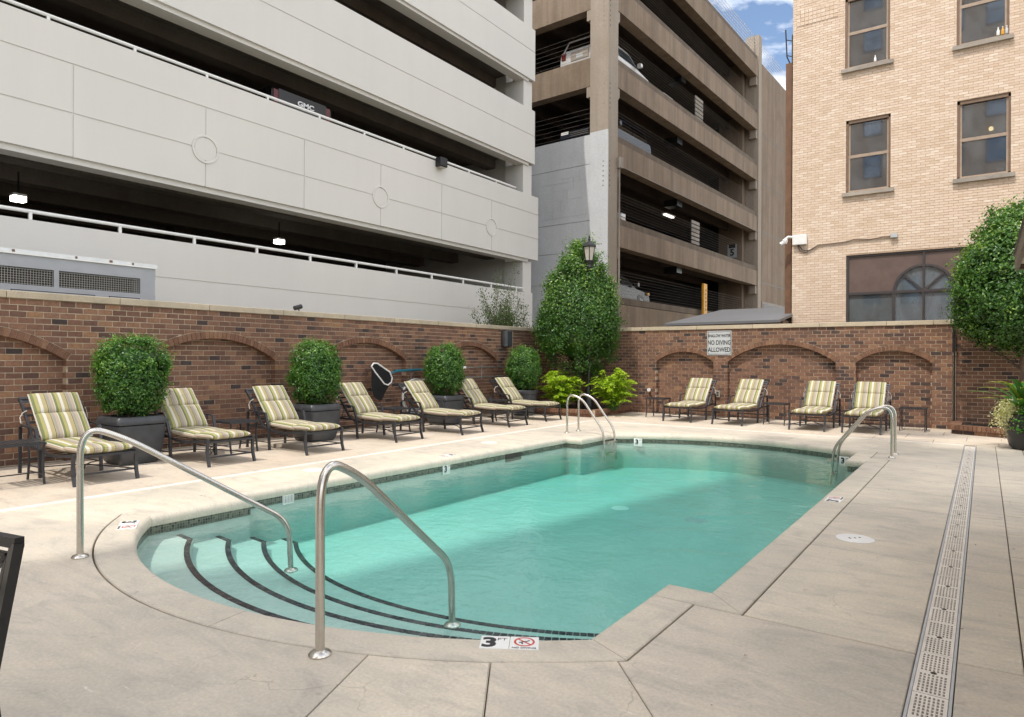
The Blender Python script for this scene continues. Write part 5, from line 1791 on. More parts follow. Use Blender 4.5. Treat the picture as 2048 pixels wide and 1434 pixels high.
POTS = [(-9.78, 4.56, 0, 'square grey planter nearest the camera, between the first two loungers', 'large boxy clipped bush in the planter nearest the camera', (.355, .355, .48), 4.2, 1.21, 11),
        (-9.80, 7.73, 0, 'square grey planter between the third and fourth loungers', 'rounded clipped bush in the second planter from the left', (.345, .345, .515), 3.2, 1.22, 12),
        (-9.88, 11.33, 0, 'square grey planter behind the fifth lounger below the teal pole', 'rounded clipped bush crossing the teal pole in the third planter', (.350, .350, .52), 3.0, 1.22, 13),
        (-9.86, 14.45, 1, 'round dark tub at the far end of the left row beside the brick bed', 'egg shaped clipped bush in the round tub below the wall speaker', (.375, .375, .55), 2.4, 1.22, 14)]
for x, y, rd, lp, lb, ax, e, zc, sd in POTS:
    o = empty('planter', (x, y, .002), label=lp, cat='planter', group='planters along the left wall')
    if rd:
        mb = MB(); mb.lathe([(.26, 0), (.28, .03), (.33, .3), (.355, .56), (.375, .57), (.38, .64), (.36, .66), (.33, .66), (.32, .56)], n=32, cap=True); mb.build('body', 'pot', o, smooth=True)
        mb = MB(); mb.lathe([(.001, .6), (.32, .6)], n=24, cap=False); mb.build('soil', 'soil', o)
    else: square_pot(o)
    bsh = empty('topiary_bush', (x, y, .60), label=lb, cat='bush', group='clipped bushes in the planters')
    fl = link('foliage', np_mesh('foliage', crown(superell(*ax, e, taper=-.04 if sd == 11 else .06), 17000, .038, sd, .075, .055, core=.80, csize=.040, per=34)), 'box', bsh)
    fl.location = (0, 0, zc - .60 + .0)
    mb = MB()
    for k in range(5):
        a = k * 1.3; mb.tube([(.04 * math.cos(a), .04 * math.sin(a), 0), (.12 * math.cos(a), .12 * math.sin(a), .35)], [.018, .010], 6)
    mb.build('stem', 'bark', bsh)

def twigs(root, mat, pts_list, leaf, n_each, seed, spread=.05, asp=.5):
    """leafy shoots along given curves"""
    g_ = np.random.default_rng(seed); Ps = []; Ts = []
    for path in pts_list:
        A = np.array(path)
        t = g_.random(n_each) * (len(A) - 1); i = np.minimum(t.astype(int), len(A) - 2); f_ = (t - i)[:, None]
        Ps.append(A[i] * (1 - f_) + A[i + 1] * f_ + g_.normal(size=(n_each, 3)) * spread); Ts.append(A[i + 1] - A[i])
    P = np.concatenate(Ps); T = np.concatenate(Ts)
    return leaves_mesh('s', P, g_.normal(size=P.shape) + np.array([0, 0, 1.0]), leaf, asp, .3, np.clip(g_.normal(.75, .2, len(P)), 0, 1), T * 2)

def holly_tree(loc, zc, ax, seed, label, shoots, tp=.3):
    o = empty('holly_tree', loc, label=label, cat='tree', group='clipped holly trees')
    parts = crown(superell(*ax, 2.15, taper=tp), 52000, .068, seed, .08, .10, 60, .5, .78, .085, 46)
    parts[0][0][:, 2] += zc - loc[2]; parts[1][0][:, 2] += zc - loc[2]
    g_ = np.random.default_rng(seed + 5)
    curves = []
    for k in range(shoots):
        a = g_.uniform(0, 2 * PI); r_ = g_.uniform(0, .45) ; z0_ = zc - loc[2] + ax[2] * (1 - .55 * r_ * r_ / .2)
        z0_ = zc - loc[2] + ax[2] * (.98 - r_ * .9)
        c = np.array([r_ * math.cos(a), r_ * math.sin(a), z0_ - .1])
        curves.append([c, c + np.array([g_.uniform(-.06, .06), g_.uniform(-.06, .06), g_.uniform(.12, .38)])])
    if curves: parts.append(twigs(o, 'holly', curves, .05, 34, seed + 9, .035))
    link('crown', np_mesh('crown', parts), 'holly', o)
    mb = MB(); mb.tube([(0, 0, -.1), (.02, .01, .5), (.0, 0, 1.1), (.02, 0, zc - loc[2] + ax[2] * .5)], [.07, .06, .055, .02], 10)
    for k in range(9):
        a = k * 2.4; z0_ = .9 + k * .22
        mb.tube([(0, 0, z0_), (.4 * math.cos(a), .4 * math.sin(a), z0_ + .3), (.8 * math.cos(a), .8 * math.sin(a), z0_ + .45)], [.025, .018, .008], 6)
    mb.build('trunk', 'bark', o, smooth=True)
    return o
holly_tree((-9.12, 16.05, .15), 2.88, (.86, .86, 1.74), 31, 'tall clipped holly tree in the corner brick bed behind the lamp post', 30, .38)
holly_tree((.62, 16.35, .15), 3.14, (.98, 1.0, 1.42), 37, 'tall clipped holly tree at the right edge in front of the arched window', 22)

# ------------------------------------------------------------------ corner bed with kerb
def brick_kerb(root, pts, h_soldier=.10, base_h=.083, z0=.002):
    """low edging: a stretcher course under a row of upright headers"""
    for i in range(len(pts) - 1):
        a, b_ = Vector((*pts[i], 0)), Vector((*pts[i + 1], 0)); e = (b_ - a); L = e.length; e.normalize(); rz = math.atan2(e.y, e.x)
        n_ = int(L / .2)
        for k in range(n_):
            c = a + e * ((k + .5) * L / n_); mb = MB(); mb.cur = random.random()
            mb.box((0, 0, 0), (L / n_ - .010, .10, base_h - .010)); me = mb.mesh('brick', attr=True); me.materials.append(M['brick'])
            o = link('brick', me, None, root); o.location = (c.x - root.location.x, c.y - root.location.y, z0 + base_h / 2 - root.location.z); o.rotation_euler = (0, 0, rz)
        n_ = int(L / .0765)
        for k in range(n_):
            c = a + e * ((k + .5) * L / n_); mb = MB(); mb.cur = random.random()
            mb.box((0, 0, 0), (L / n_ - .009, .20 + random.uniform(-.004, .004), h_soldier - .006)); me = mb.mesh('header_brick', attr=True); me.materials.append(M['arch_brick'])
            o = link('header_brick', me, None, root); o.location = (c.x - root.location.x, c.y - root.location.y, z0 + base_h + h_soldier / 2 - root.location.z); o.rotation_euler = (0, 0, rz)
        mb = MB(); c = (a + b_) / 2; mb.box((c.x, c.y, z0 + (base_h + h_soldier) / 2 - .004), (L, .088, base_h + h_soldier - .014), rz); mb.build('mortar', 'mortar', root, world=True)
bed = empty('corner_bed', (-9.3, 16, 0), label='raised corner planting bed with a brick kerb below the holly tree', cat='planting bed')
brick_kerb(bed, [(LWX + .02, 14.98), (-8.10, 14.98)]); brick_kerb(bed, [(-8.10, 15.03), (-8.10, BWY - .02)])
wbox('soil', 'soil', bed, LWX, -8.16, 15.04, BWY, -.02, .13)
bed2 = empty('side_bed', (.5, 16, 0), label='low brick kerbed bed under the tree at the right edge', cat='planting bed')
brick_kerb(bed2, [(-.52, 16.25), (2.2, 15.35)]); brick_kerb(bed2, [(-.47, 16.33), (-.47, BWY + .2)])
mb = MB(); mb.prism([(-.44, 16.3), (2.2, 15.42), (2.2, BWY + .24), (-.44, BWY + .24)], -.02, .13); mb.build('soil', 'soil', bed2, world=True)

# lime shrubs: arching sprays of small leaflets
def lime_shrub(loc, R_, H, n_, seed, label):
    o = empty('lime_shrub', loc, label=label, cat='shrub', group='lime green shrubs in the corner bed')
    g_ = np.random.default_rng(seed); Ps = []; Ts = []; Ns = []; rs = []
    mb = MB()
    for k in range(n_):
        a = g_.uniform(0, 2 * PI); L = R_ * g_.uniform(.45, 1.05); hh = H * g_.uniform(.30, 1.0) * (1.12 - .45 * L / R_)
        base = np.array([g_.normal(0, .05), g_.normal(0, .05), 0])
        d = np.array([math.cos(a), math.sin(a), 0])
        ts = np.linspace(0, 1, 12)
        path = base + d * (ts[:, None] ** 1.2) * L + np.array([0, 0, 1]) * (hh * (np.sin(ts * PI * .62) / math.sin(PI * .5)))[:, None]
        mb.tube([tuple(p) for p in path[::2]], .004, 4, caps=False)
        for j in range(3, 12):
            side = np.array([-d[1], d[0], 0]); w_ = .12 * R_ * (1.15 - ts[j] * .7)
            for s_ in (-1, 1):
                for q in range(3):
                    Ps.append(path[j] + side * s_ * w_ * (q + 1) / 3 + d * .03 * q - np.array([0, 0, .012 * q])); Ts.append(side * s_ + d * .6); Ns.append([0, 0, 1])
                    rs.append(np.clip(.25 + .6 * (path[j][2] / H) + g_.normal(0, .18), 0, 1))
    P = np.array(Ps); lv = leaves_mesh('l', P, np.array(Ns, float), .085, .42, .2, np.array(rs), np.array(Ts) * 1.5, .7)
    link('foliage', np_mesh('foliage', [lv]), 'lime', o)
    mb.build('stem', 'fresh', o)
lime_shrub((-9.27, 15.30, .13), .60, 1.28, 115, 51, 'bright lime shrub left of the lamp post in the corner bed')
lime_shrub((-7.98, 15.85, .13), .58, 1.28, 105, 52, 'bright lime shrub right of the lamp post in the corner bed')

# straggly shrub behind the left wall, against the garage
ss = empty('wall_shrub', (-11.9, 16.4, 0), label='loose dark shrub growing behind the brick wall against the white garage', cat='shrub')
g_ = np.random.default_rng(61); curves = []
mb = MB()
for k in range(46):
    a = g_.uniform(0, 2 * PI); r_ = g_.uniform(.2, 1.15); H = g_.uniform(2.5, 3.6) + (1.1 if r_ < .5 and g_.random() < .55 else 0)
    p0 = np.array([g_.normal(0, .12), g_.normal(0, .25), 0.3]); p2 = np.array([r_ * .5 * math.cos(a), r_ * 1.15 * math.sin(a), H])
    p1 = (p0 + p2) / 2 + np.array([g_.normal(0, .12), g_.normal(0, .2), .3])
    curves.append([p1, (p1 + p2) / 2 + g_.normal(size=3) * .06, p2])
    mb.tube([tuple(p0), tuple(p1), tuple(p2)], [.015, .009, .003], 4, caps=False)
link('foliage', np_mesh('foliage', [twigs(ss, 'shrub', curves, .065, 150, 62, .085, .42)]), 'shrub', ss)
mb.build('stem', 'bark', ss)

# ------------------------------------------------------------------ lamp post
lp = empty('lamp_post', (-8.60, 15.68, .12), label='black lamp post with a glass lantern standing at the holly tree', cat='lamp post')
mb = MB(); mb.lathe([(.17, 0), (.17, .05), (.14, .08), (.13, .3), (.10, .42), (.085, .55), (.06, .62), (.05, .8), (.047, 3.55), (.06, 3.6), (.047, 3.66), (.045, 3.75)], n=16); mb.build('post', 'black', lp, smooth=True)
mb = MB(); mb.lathe([(.045, 3.72), (.09, 3.76), (.105, 3.80), (.085, 3.86), (.11, 3.92), (.12, 3.98)], n=16); mb.build('collar', 'black', lp, smooth=True)
lan = empty('lantern', (0, 0, 3.98)); lan.parent = lp
for k in range(6):
    a0, a1 = 2 * PI * k / 6, 2 * PI * (k + 1) / 6
    r0, r1 = .105, .165
    mb = MB(); mb.add([(r0 * math.cos(a0), r0 * math.sin(a0), 0), (r0 * math.cos(a1), r0 * math.sin(a1), 0), (r1 * math.cos(a1), r1 * math.sin(a1), .36), (r1 * math.cos(a0), r1 * math.sin(a0), .36)], [(0, 1, 2, 3)])
    mb.build('pane', 'lantern_glass', lan)
    mb = MB(); mb.tube([(r0 * math.cos(a0), r0 * math.sin(a0), 0), (r1 * math.cos(a0), r1 * math.sin(a0), .36)], .012, 5); mb.build('glazing_bar', 'black', lan)
mb = MB(); mb.lathe([(.19, .35), (.205, .37), (.18, .42), (.10, .48), (.05, .50), (.03, .53), (.04, .56), (.02, .6), (.028, .63), (.001, .70)], n=6); mb.build('cap', 'black', lan)

# ------------------------------------------------------------------ right-hand pot with blade plants
rp = empty('planter', (.66, 14.15, .002), label='large dark pot at the right edge holding broad and trailing plants', cat='planter')
mb = MB(); mb.lathe([(.27, 0), (.31, .05), (.37, .3), (.40, .52), (.40, .58), (.37, .60), (.34, .58), (.33, .5)], n=32); mb.build('body', 'pot2', rp, smooth=True)
mb = MB(); mb.lathe([(.001, .53), (.34, .53)], n=24, cap=False); mb.build('soil', 'soil', rp)
bp_ = empty('blade_plant', (.58, 14.12, .5), label='broad bladed green plant with yellow tips in the right-hand pot', cat='plant')
g_ = np.random.default_rng(71)
for k in range(34):
    a = g_.uniform(0, 2 * PI); L = g_.uniform(.6, .95); lift = g_.uniform(.30, .72); w_ = g_.uniform(.045, .07)
    d = np.array([math.cos(a), math.sin(a), 0]); sd_ = np.array([-d[1], d[0], 0]); V = []; Ff = []; rr = []
    for i in range(9):
        t = i / 8; c = d * L * t * (.55 + .45 * t) * (1.1 - lift * .5) + np.array([0, 0, lift * math.sin(t * PI * .58)])
        ww = w_ * math.sin(PI * min(1, .12 + t * .88)) ** .7
        V += [tuple(c - sd_ * ww + np.array([0, 0, .012])), tuple(c), tuple(c + sd_ * ww + np.array([0, 0, .012]))]
        if i:
            b0 = (i - 1) * 3; Ff += [(b0, b0 + 1, b0 + 4, b0 + 3), (b0 + 1, b0 + 2, b0 + 5, b0 + 4)]
    mb = MB(); mb.cur = float(np.clip(g_.normal(.45, .2), 0, .8)); mb.add(V, Ff)
    for q in range(len(mb.r)):
        if q >= 12: mb.r[q] = min(1, mb.cur + .5)
    mb.build('leaf', 'blade', bp_, attr=True, smooth=False)
vp = empty('trailing_plant', (.47, 13.98, .46), label='pale variegated trailing plant spilling over the right-hand pot', cat='plant')
curves = []
for k in range(44):
    a = g_.normal(PI * 1.12, .7); L = g_.uniform(.12, .38)
    d = np.array([math.cos(a), math.sin(a) * .8, 0]); p0 = np.array([0, 0, .08]) + g_.normal(size=3) * .05
    p1 = p0 + d * L * .6 + np.array([0, 0, g_.uniform(.02, .28)]); p2 = p0 + d * L + np.array([0, 0, g_.uniform(-.32, .12)])
    curves.append([p0, p1, p2])
link('foliage', np_mesh('foliage', [twigs(vp, 'varieg', curves, .034, 60, 72, .025, .6)]), 'varieg', vp)
fp = empty('leafy_plant', (.72, 13.92, .48), label='fresh green leafy plant at the front of the right-hand pot', cat='plant')
curves = []
for k in range(50):
    a = g_.normal(-PI / 2, 1.0); L = g_.uniform(.1, .34); d = np.array([math.cos(a), math.sin(a), 0]); p0 = np.array([0, 0, .05]) + g_.normal(size=3) * .04
    curves.append([p0, p0 + d * L * .6 + np.array([0, 0, .16]), p0 + d * L + np.array([0, 0, g_.uniform(-.25, .12)])])
link('foliage', np_mesh('foliage', [twigs(fp, 'fresh', curves, .05, 40, 73, .03, .8)]), 'fresh', fp)

# ================================================================== WALL FITTINGS
sg = empty('pool_sign', (-5.60, BWY - .012, 1.91), label='pale metal sign on the back brick wall reading shallow water no diving allowed', cat='sign')
mb = MB(); mb.bb(-.315, .315, -.004, .006, -.315, .315); mb.build('panel', 'sign', sg)
mb = MB()
for a, b_, c, d in ((-.295, .295, .283, .293), (-.295, .295, -.293, -.283), (-.295, -.287, -.283, .283), (.287, .295, -.283, .283)): mb.bb(a, b_, -.007, -.0042, c, d)
mb.build('border', 'ink', sg)
for t, sz, z, q in (('SHALLOW WATER', .105, .185, .66), ('NO DIVING', .165, .005, .70), ('ALLOWED', .165, -.18, .74)):
    text_mb(t, sz, frame4((0, -.006, z), (1, 0, 0), (0, 0, 1)), .0016, .003, q).build('lettering', 'ink', sg)
mb = MB()
for x in (-.27, .27):
    for z in (-.268, .268): mb.box((x, -.005, z), (.014, .006, .014))
mb.build('rivet', 'alu', sg)
ol = empty('outlet_box', (-5.62, BWY - .01, .59), label='pale outdoor electrical outlet low on the back wall between loungers', cat='outlet')
mb = MB(); mb.bevbox(-.06, .06, -.05, 0, -.085, .085, .008); mb.build('box', 'sill', ol)
mb = MB()
for z in (-.03, .03): mb.bb(-.026, .026, -.053, -.051, z - .021, z + .021)
mb.build('socket', 'ink', ol)
fc = empty('wall_faucet', (-7.51, BWY - .01, .60), label='brass and white hose faucet on the back wall left of the first arch', cat='faucet')
mb = MB(); mb.tube([(0, 0, 0), (0, -.07, 0), (0, -.10, -.05)], .018, 8); mb.build('spout', 'rust', fc, smooth=True)
mb = MB(); mb.loft([[(.05 * math.cos(2 * PI * k / 14), y, .04 + .05 * math.sin(2 * PI * k / 14)) for k in range(14)] for y in (-.09, -.06)]); mb.build('handle', 'white', fc)
mb = MB(); mb.bb(-.025, .025, -.03, 0, -.30, -.06); mb.build('riser', 'rust', fc)
spk = empty('wall_speaker', (LWX + .01, 14.65, 2.02), label='dark grey speaker mounted high on the left wall near the corner', cat='speaker')
mb = MB()
mb.loft([[(.0, y, z) for y, z in ((-.13, -.2), (.13, -.2), (.13, .2), (-.13, .2))], [(.12, y, z) for y, z in ((-.14, -.22), (.14, -.22), (.14, .22), (-.14, .22))], [(.19, y, z) for y, z in ((-.10, -.2), (.10, -.2), (.10, .2), (-.10, .2))]]); mb.build('cabinet', 'pot', spk)
mb = MB(); mb.bb(-.01, .02, -.05, .05, -.06, .06); mb.build('bracket', 'black', spk)
cl = empty('cap_light', (LWX - .05, 8.05, WALL_T + .10), label='small black spotlight on top of the left wall', cat='light')
mb = MB(); mb.tube([(0, 0, 0), (0, 0, .08)], .012, 6); mb.build('stem', 'black', cl)
mb = MB(); mb.tube([(0, -.10, .055), (0, .05, .10)], .045, 10); mb.build('head', 'black', cl)
dpz = empty('speaker_wire', (LWX + .012, 15.05, 0), label='thin pale cable running down the left wall by the speaker', cat='cable')
mb = MB(); mb.tube([(0, 0, .2), (0, 0, 2.26)], .007, 5); mb.build('cord', 'limestone', dpz)
# pool tools on the wall
def wx(px): return LWX + px
tp = empty('telescopic_pole', (LWX + .09, 12.5, 1.2), label='teal and grey telescopic pool pole hung along the left wall', cat='pole')
mb = MB(); mb.tube([(0, -2.05, .00), (0, .30, .05)], .028, 10); mb.build('grip_tube', 'teal', tp, smooth=True)
mb = MB(); mb.tube([(0, .28, .05), (0, .40, .052)], .033, 10); mb.build('clamp', 'white', tp)
mb = MB(); mb.tube([(0, .38, .05), (0, 2.4, .06)], .018, 8); mb.build('inner_tube', 'alu', tp, smooth=True)
tp2 = empty('telescopic_pole', (LWX + .09, 12.5, 1.0), label='plain aluminium pole hung below the teal pole on the left wall', cat='pole')
mb = MB(); mb.tube([(0, -1.5, -.02), (0, 2.4, .02)], .02, 8); mb.build('tube', 'alu', tp2, smooth=True)
for y in (11.0, 13.6):
    hk = empty('wall_hook', (LWX, y, 1.2), label='wire hook on the left wall holding the ' + ('teal end of the poles' if y < 12 else 'far end of the poles'), cat='hook')
    mb = MB(); mb.tube([(0, 0, .14), (.06, 0, .12), (.06, 0, -.06), (.10, 0, -.08), (.13, 0, -.04)], .007, 6); mb.tube([(.06, 0, -.06), (.06, 0, -.26), (.12, 0, -.27)], .007, 6); mb.build('hook', 'alu', hk)
nt_ = empty('skimmer_net', (LWX + .12, 10.15, 1.2), label='white framed leaf net with black mesh hanging on the left wall', cat='net')
fr_ = [(.02, -.42, .10), (.04, -.38, .17), (.05, -.28, .165), (.07, .06, -.02), (.08, .12, -.14), (.08, .10, -.24), (.06, .02, -.30), (.05, -.08, -.27), (.03, -.32, -.02), (.02, -.42, .10)]
mb = MB(); mb.tube(fr_, .016, 8); mb.build('frame', 'white', nt_, smooth=True)
mb = MB()
q = fr_[:-1]; cc_ = (.0, -.17, -.32)
ring0 = q; ring1 = [(p[0] * .5 - .02, -.2 + (p[1] + .15) * .7, p[2] * .55 - .33) for p in q]; ring2 = [(p[0] * .3 - .03, -.2 + (p[1] + .15) * .45, p[2] * .25 - .56) for p in q]
mb.loft([ring0, ring1, ring2], False, True); mb.build('mesh_bag', 'net', nt_)
mb = MB(); mb.tube([(.07, .08, -.06), (0.02, .22, -.03), (-.02, .4, 0)], .016, 8); mb.build('handle', 'teal', nt_)
hs = empty('pool_hose', (LWX + .1, 11.0, .95), label='coiled grey vacuum hose hanging on the left wall', cat='hose')
mb = MB()
for k in range(4):
    r_ = .30 + .03 * k
    mb.tube([(.02 + .025 * k, r_ * 1.05 * math.cos(a), -.33 + r_ * math.sin(a)) for a in [2 * PI * j / 28 for j in range(29)]], .016, 6, caps=False)
mb.build('coil', 'channel', hs, smooth=True)

# ================================================================== PATIO CHAIR (only its top corner is in view)
pc = empty('patio_chair', (0, 0, 0), label='black metal chair whose back corner cuts into the left edge', cat='chair')
Pk = Vector((-2.545, .835, .888)); Q = -Rv * .91 + Fv * .41
Sx = Vector((-2.63, .79, .43))
lean = (Pk - Sx)
def bar(a, b_, nm, w_=.028, d_=.028):
    mb = MB(); mb.tube([tuple(a), tuple(b_)], .015, 4, flat=(w_, d_)); return mb.build(nm, 'black', pc)
P2 = Pk + Q * .46; S2 = Sx + Q * .46
bar(Pk + Q * -.012, P2 + Q * .012, 'top_rail', .030, .034); bar(Pk, Sx, 'back_post', .036, .03); bar(P2, S2, 'back_post', .036, .03)
i0 = Pk - lean * .10 + Q * .035; i1 = P2 - lean * .10 - Q * .035; j0 = Sx + lean * .1 + Q * .035; j1 = S2 + lean * .1 - Q * .035
for a, b_ in ((i0, i1), (j0, j1), (i0, j0), (i1, j1), (i0, j1), (i1, j0)): bar(a, b_, 'back_slat', .02, .016)
fwd = Vector((Sx.x - Pk.x, Sx.y - Pk.y, 0)); fwd = fwd - Q * fwd.dot(Q); fwd.normalize()
A_ = [Sx, S2, S2 + fwd * .48, Sx + fwd * .48]
mb = MB(); mb.add([tuple(p + Zv * .02) for p in A_] + [tuple(p - Zv * .03) for p in A_], [(0, 1, 2, 3), (7, 6, 5, 4), (0, 4, 5, 1), (1, 5, 6, 2), (2, 6, 7, 3), (3, 7, 4, 0)]); mb.build('seat', 'black', pc)
for p, back in ((A_[0], -1), (A_[1], -1), (A_[2], 1), (A_[3], 1)): bar(p - Zv * .02, Vector((p.x, p.y, .002)) + fwd * .05 * back, 'leg', .03, .03)
for p, q_ in ((A_[0], A_[3]), (A_[1], A_[2])):
    bar(p + lean * .45 + Zv * 0, q_ + Zv * .22, 'arm', .04, .022); bar(q_, q_ + Zv * .22, 'arm_post', .026, .026)

# ================================================================== PARKED VEHICLES
def car(name, label, loc, rz, paint, L=4.6, Wd=1.86, H=1.68, kind='suv', grp=None):
    o = empty(name, loc, rz, label, 'car' if kind != 'pickup' else 'truck', grp)
    pm = simple('paint_' + paint[0], paint[1], .25, .2, .05, 5)
    hl = L / 2; g0 = .30
    if kind == 'suv':
        prof = [(-hl, .55), (-hl + .02, .95), (-hl + .08, 1.12), (-hl + .10, 1.14), (hl - 1.35, 1.10), (hl - .35, .98), (hl - .06, .85), (hl, .6), (hl - .05, .34), (-hl + .06, .34)]
        roof = [(-hl + .10, 1.12), (-hl + .35, H - .05), (-hl + .7, H), (hl - 2.1, H - .02), (hl - 1.75, H - .12), (hl - 1.15, 1.08)]
    elif kind == 'sedan':
        prof = [(-hl, .55), (-hl + .02, .85), (-hl + .12, .98), (-hl + .8, 1.0), (hl - 1.5, .95), (hl - .35, .82), (hl - .06, .7), (hl, .5), (hl - .05, .28), (-hl + .06, .28)]
        roof = [(-hl + .55, .98), (-hl + 1.15, H - .06), (-hl + 1.6, H), (hl - 2.3, H - .02), (hl - 1.95, H - .1), (hl - 1.25, .93)]
    else:
        prof = [(-hl, .6), (-hl + .01, 1.30), (-hl + .05, 1.38), (-.35, 1.38), (hl - 1.55, 1.32), (hl - .2, 1.22), (hl - .03, 1.05), (hl, .7), (hl - .05, .45), (-hl + .06, .5)]
        roof = [(-.35, 1.36), (-.25, H - .06), (0, H), (hl - 2.35, H - .02), (hl - 2.15, H - .1), (hl - 1.45, 1.31)]
    def body(pf, w0, w1, name_, mat_):
        mb = MB(); zs_ = [p[1] for p in pf]; lo_, hi_ = min(zs_), max(zs_)
        rings = []
        for s_ in (-1, 1):
            rings.append([(x, s_ * (w0 + (w1 - w0) * (z - lo_) / (hi_ - lo_)), z) for x, z in pf])
        ins = [[(x * .985, y * .93, lo_ + (z - lo_) * .985 + .01) for x, y, z in r_] for r_ in rings]
        mb.loft([ins[0] if False else rings[0], rings[1]], False, False)
        for r_, s_ in ((rings[0], 1), (rings[1], -1)):
            t_ = tessellate_polygon([[Vector((p[0], p[2], 0)) for p in r_]])
            mb.add(r_, [tuple(t) for t in t_])
        return mb.build(name_, mat_, o)
    hw = Wd / 2
    body(prof, hw, hw - .03, 'body', pm)
    body(roof, hw - .06, hw - .22, 'cabin', pm)
    # glazing: proud dark panels
    lo_, hi_ = roof[0][1], H
    def yw(z, e=.006): return (hw - .06) + ((hw - .22) - (hw - .06)) * (z - lo_) / (hi_ - lo_) + e
    gz0, gz1 = lo_ + .06, H - .14
    def xat(seg_, z):
        (xa, za), (xb, zb) = seg_; return xa + (xb - xa) * (z - za) / (zb - za)
    rs_, fs__ = (roof[0], roof[1]), (roof[4], roof[5])
    for s_ in (-1, 1):
        xa0, xa1, xb0, xb1 = xat(rs_, gz0) + .12, xat(rs_, gz1) + .14, xat(fs__, gz0) - .10, xat(fs__, gz1) - .12
        mids = [0, .48, 1.0]
        for k in range(2):
            f0, f1 = mids[k] + (.012 if k else 0), mids[k + 1] - (.012 if k == 0 else 0)
            mb = MB(); mb.add([(xa0 + (xb0 - xa0) * f0, s_ * yw(gz0), gz0), (xa0 + (xb0 - xa0) * f1, s_ * yw(gz0), gz0), (xa1 + (xb1 - xa1) * f1, s_ * yw(gz1), gz1), (xa1 + (xb1 - xa1) * f0, s_ * yw(gz1), gz1)], [(0, 1, 2, 3)])
            mb.build('side_window', 'car_glass', o)
    for nm, sg_, dx in (('rear_window', rs_, -.012), ('windscreen', fs__, .012)):
        mb = MB(); a, b_ = xat(sg_, gz0) + dx, xat(sg_, gz1) + dx
        mb.add([(a, -yw(gz0) + .1, gz0), (a, yw(gz0) - .1, gz0), (b_, yw(gz1) - .1, gz1), (b_, -yw(gz1) + .1, gz1)], [(0, 1, 2, 3)]); mb.build(nm, 'car_glass', o)
    wr = .34 if kind != 'sedan' else .32
    for x in (-hl + .85, hl - .9):
        for s_ in (-1, 1):
            w_ = empty('wheel', (x, s_ * (hw - .10), wr)); w_.parent = o
            mb = MB(); n_ = 20; pr = [(wr - .05, -.11), (wr - .01, -.10), (wr, -.06), (wr, .06), (wr - .01, .10), (wr - .05, .11), (wr * .62, .10), (wr * .62, -.10)]
            mb.loft([[(r_ * math.cos(2 * PI * k / n_), yy, r_ * math.sin(2 * PI * k / n_)) for k in range(n_)] for r_, yy in pr], True, True); mb.build('tyre', 'black', w_)
            mb = MB()
            for k in range(7):
                a = 2 * PI * k / 7; mb.box((wr * .33 * math.cos(a), s_ * .112, wr * .33 * math.sin(a)), (wr * .62, .012, .045), mat=Matrix.Rotation(-a, 3, 'Y'))
            mb.lathe([(.05, -.01), (.05, .01)], (0, 0, 0), 10); mb.build('rim', 'alu', w_)
            mb = MB(); arch_ = [((wr + .06) * math.cos(PI * k / 12), (wr + .06) * math.sin(PI * k / 12)) for k in range(13)]
            mb.add([(x + a, s_ * (hw + .004), wr + b_) for a, b_ in arch_] + [(x, s_ * (hw + .004), wr)], [tuple(range(13))]); mb.build('wheel_arch', 'black', o)
    lz = prof[2][1] - .22
    for s_ in (-1, 1):
        mb = MB(); mb.bb(-hl - .012, -hl + .18, s_ * (hw - .17) - .1, s_ * (hw - .17) + .165 * 1 if False else s_ * (hw - .17) + .1, lz - .12 if kind != 'pickup' else lz - .25, lz + .16); mb.build('tail_light', 'tail_red', o)
        mb = MB(); mb.bb(hl - .30, hl - .03, s_ * (hw - .22) - .18, s_ * (hw - .22) + .18, .70, .84) if kind != 'pickup' else mb.bb(hl - .2, hl, s_ * (hw - .2) - .15, s_ * (hw - .2) + .15, .85, 1.1); mb.build('headlight', 'white', o)
        mb = MB(); mb.bb(hl - .34, hl - .12, s_ * (hw + .0) - .05, s_ * (hw + .0) + .006, .72, .83); mb.build('marker_light', 'yellow', o)
        mb = MB(); mb.bb(fs__[1][0] - .35, fs__[1][0] - .18, s_ * (hw + .02), s_ * (hw + .2), gz0 - .03, gz0 + .13); mb.build('mirror', pm, o)
    mb = MB(); mb.bb(hl - .04, hl + .008, -.45, .45, .55, .78); mb.build('grille', 'black', o)
    mb = MB()
    for z in (.6, .67, .74): mb.bb(hl + .004, hl + .014, -.43, .43, z - .008, z + .008)
    mb.build('grille_bar', 'alu', o)
    mb = MB(); mb.bb(-hl - .06, -hl + .04, -hw + .12, hw - .12, .38, .58); mb.build('rear_bumper', 'black' if kind == 'pickup' else pm, o)
    mb = MB(); mb.bb(hl - .06, hl + .05, -hw + .12, hw - .12, .34, .5); mb.build('front_bumper', pm, o)
    mb = MB(); mb.bb(-hl - .02, -hl - .008, -.16, .16, .72, .88); mb.build('licence_plate', 'sign', o)
    if kind == 'suv':
        mb = MB(); mb.bb(-hl - .016, -hl + .0, -.42, .42, .66, 1.0); mb.build('plate_recess', 'sill', o)
    return o
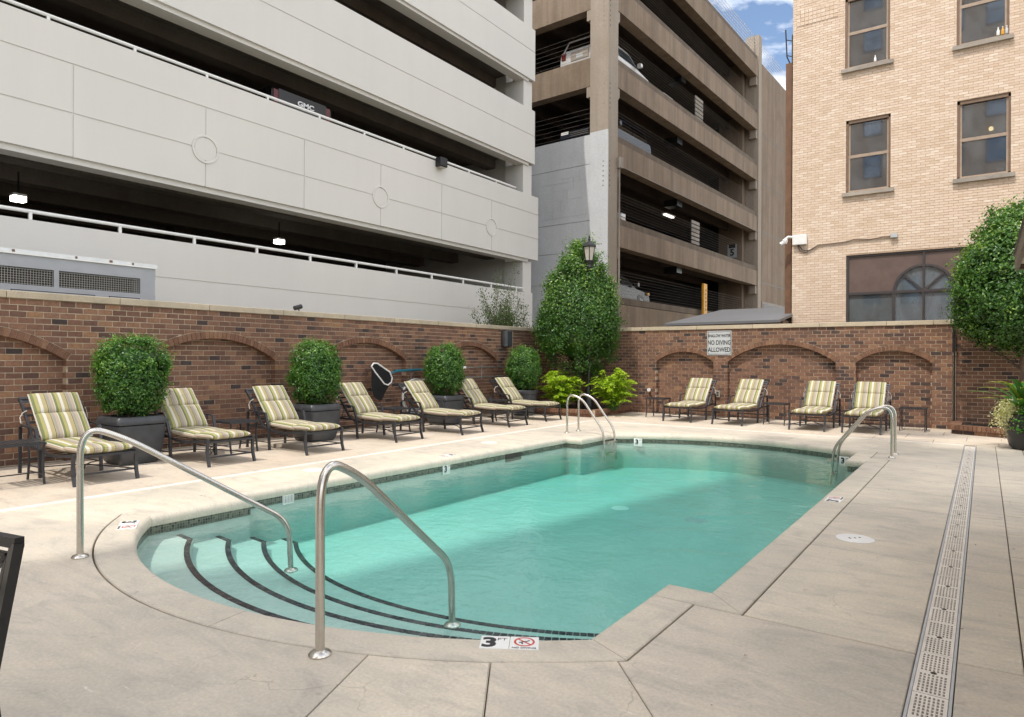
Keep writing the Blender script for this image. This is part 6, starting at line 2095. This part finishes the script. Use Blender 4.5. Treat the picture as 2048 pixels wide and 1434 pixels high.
# pickup: its tailgate shows above the white garage's second parapet
tk = car('pickup_truck', 'black pickup truck tailgate above the rail of the white garage', (GX - .52 - 2.9, 10.78, 6.75), 0, ('black', (.012, .011, .011)), 5.6, 1.86, 1.85, 'pickup')
tk.rotation_euler = (0, 0, PI)
mb = MB(); mb.bb(-2.822, -2.80, -.72, .72, .85, 1.36); mb.build('tailgate', 'black', tk)
text_mb('GMC', .17, frame4((-2.828, -.08, 1.16), (0, -1, 0), (0, 0, 1)), .008, .006, 1.35).build('lettering', 'alu', tk)
def dgp(x, y, z): return dg.matrix_basis @ Vector((x, y, z))
car('parked_suv', 'white SUV parked rear first on an upper level of the brown garage', dgp(-1.75, 3.05, 13.12), PI / 2 - R(2.3), ('white', (.62, .61, .59)), 4.7, 1.9, 1.72)
car('parked_suv', 'dark blue SUV parked nose first above the grey painted wall', dgp(-1.75, 3.05, 10.08), -PI / 2 - R(2.3), ('navy', (.012, .016, .026)), 4.7, 1.9, 1.75)
car('parked_car', 'beige sedan parked behind the concrete beam of the brown garage', dgp(-3.1, 2.0, 6.82), -R(2.3), ('beige', (.34, .28, .20)), 4.7, 1.85, 1.45, 'sedan')
car('parked_car', 'dark sedan on the lowest visible level of the brown garage', dgp(-2.0, 3.5, 3.70), PI / 2 - R(2.3), ('brown', (.05, .038, .03)), 4.7, 1.85, 1.45, 'sedan')

# a little leaf litter blown over the paving
g_ = np.random.default_rng(91)
LP = []
for k in range(150):
    if k < 95: x, y = g_.uniform(-10.4, -.7), g_.uniform(14.4, 17.0) if k % 2 else 17.1 - abs(g_.normal(0, .12))
    else: x, y = g_.uniform(-10.5, -7.9) if k % 2 else g_.uniform(-1.0, .5), g_.uniform(2.5, 14)
    LP.append((x, y, .008))
LP = np.array(LP)
lv = leaves_mesh('l', LP, np.tile([[0, 0, 1.0]], (len(LP), 1)), .022, .5, .2, None, None, .35)
tag(link('leaf_litter', np_mesh('leaf_litter', [lv]), 'fallen'), 'small dry leaves scattered on the paving', 'leaves', kind='stuff')
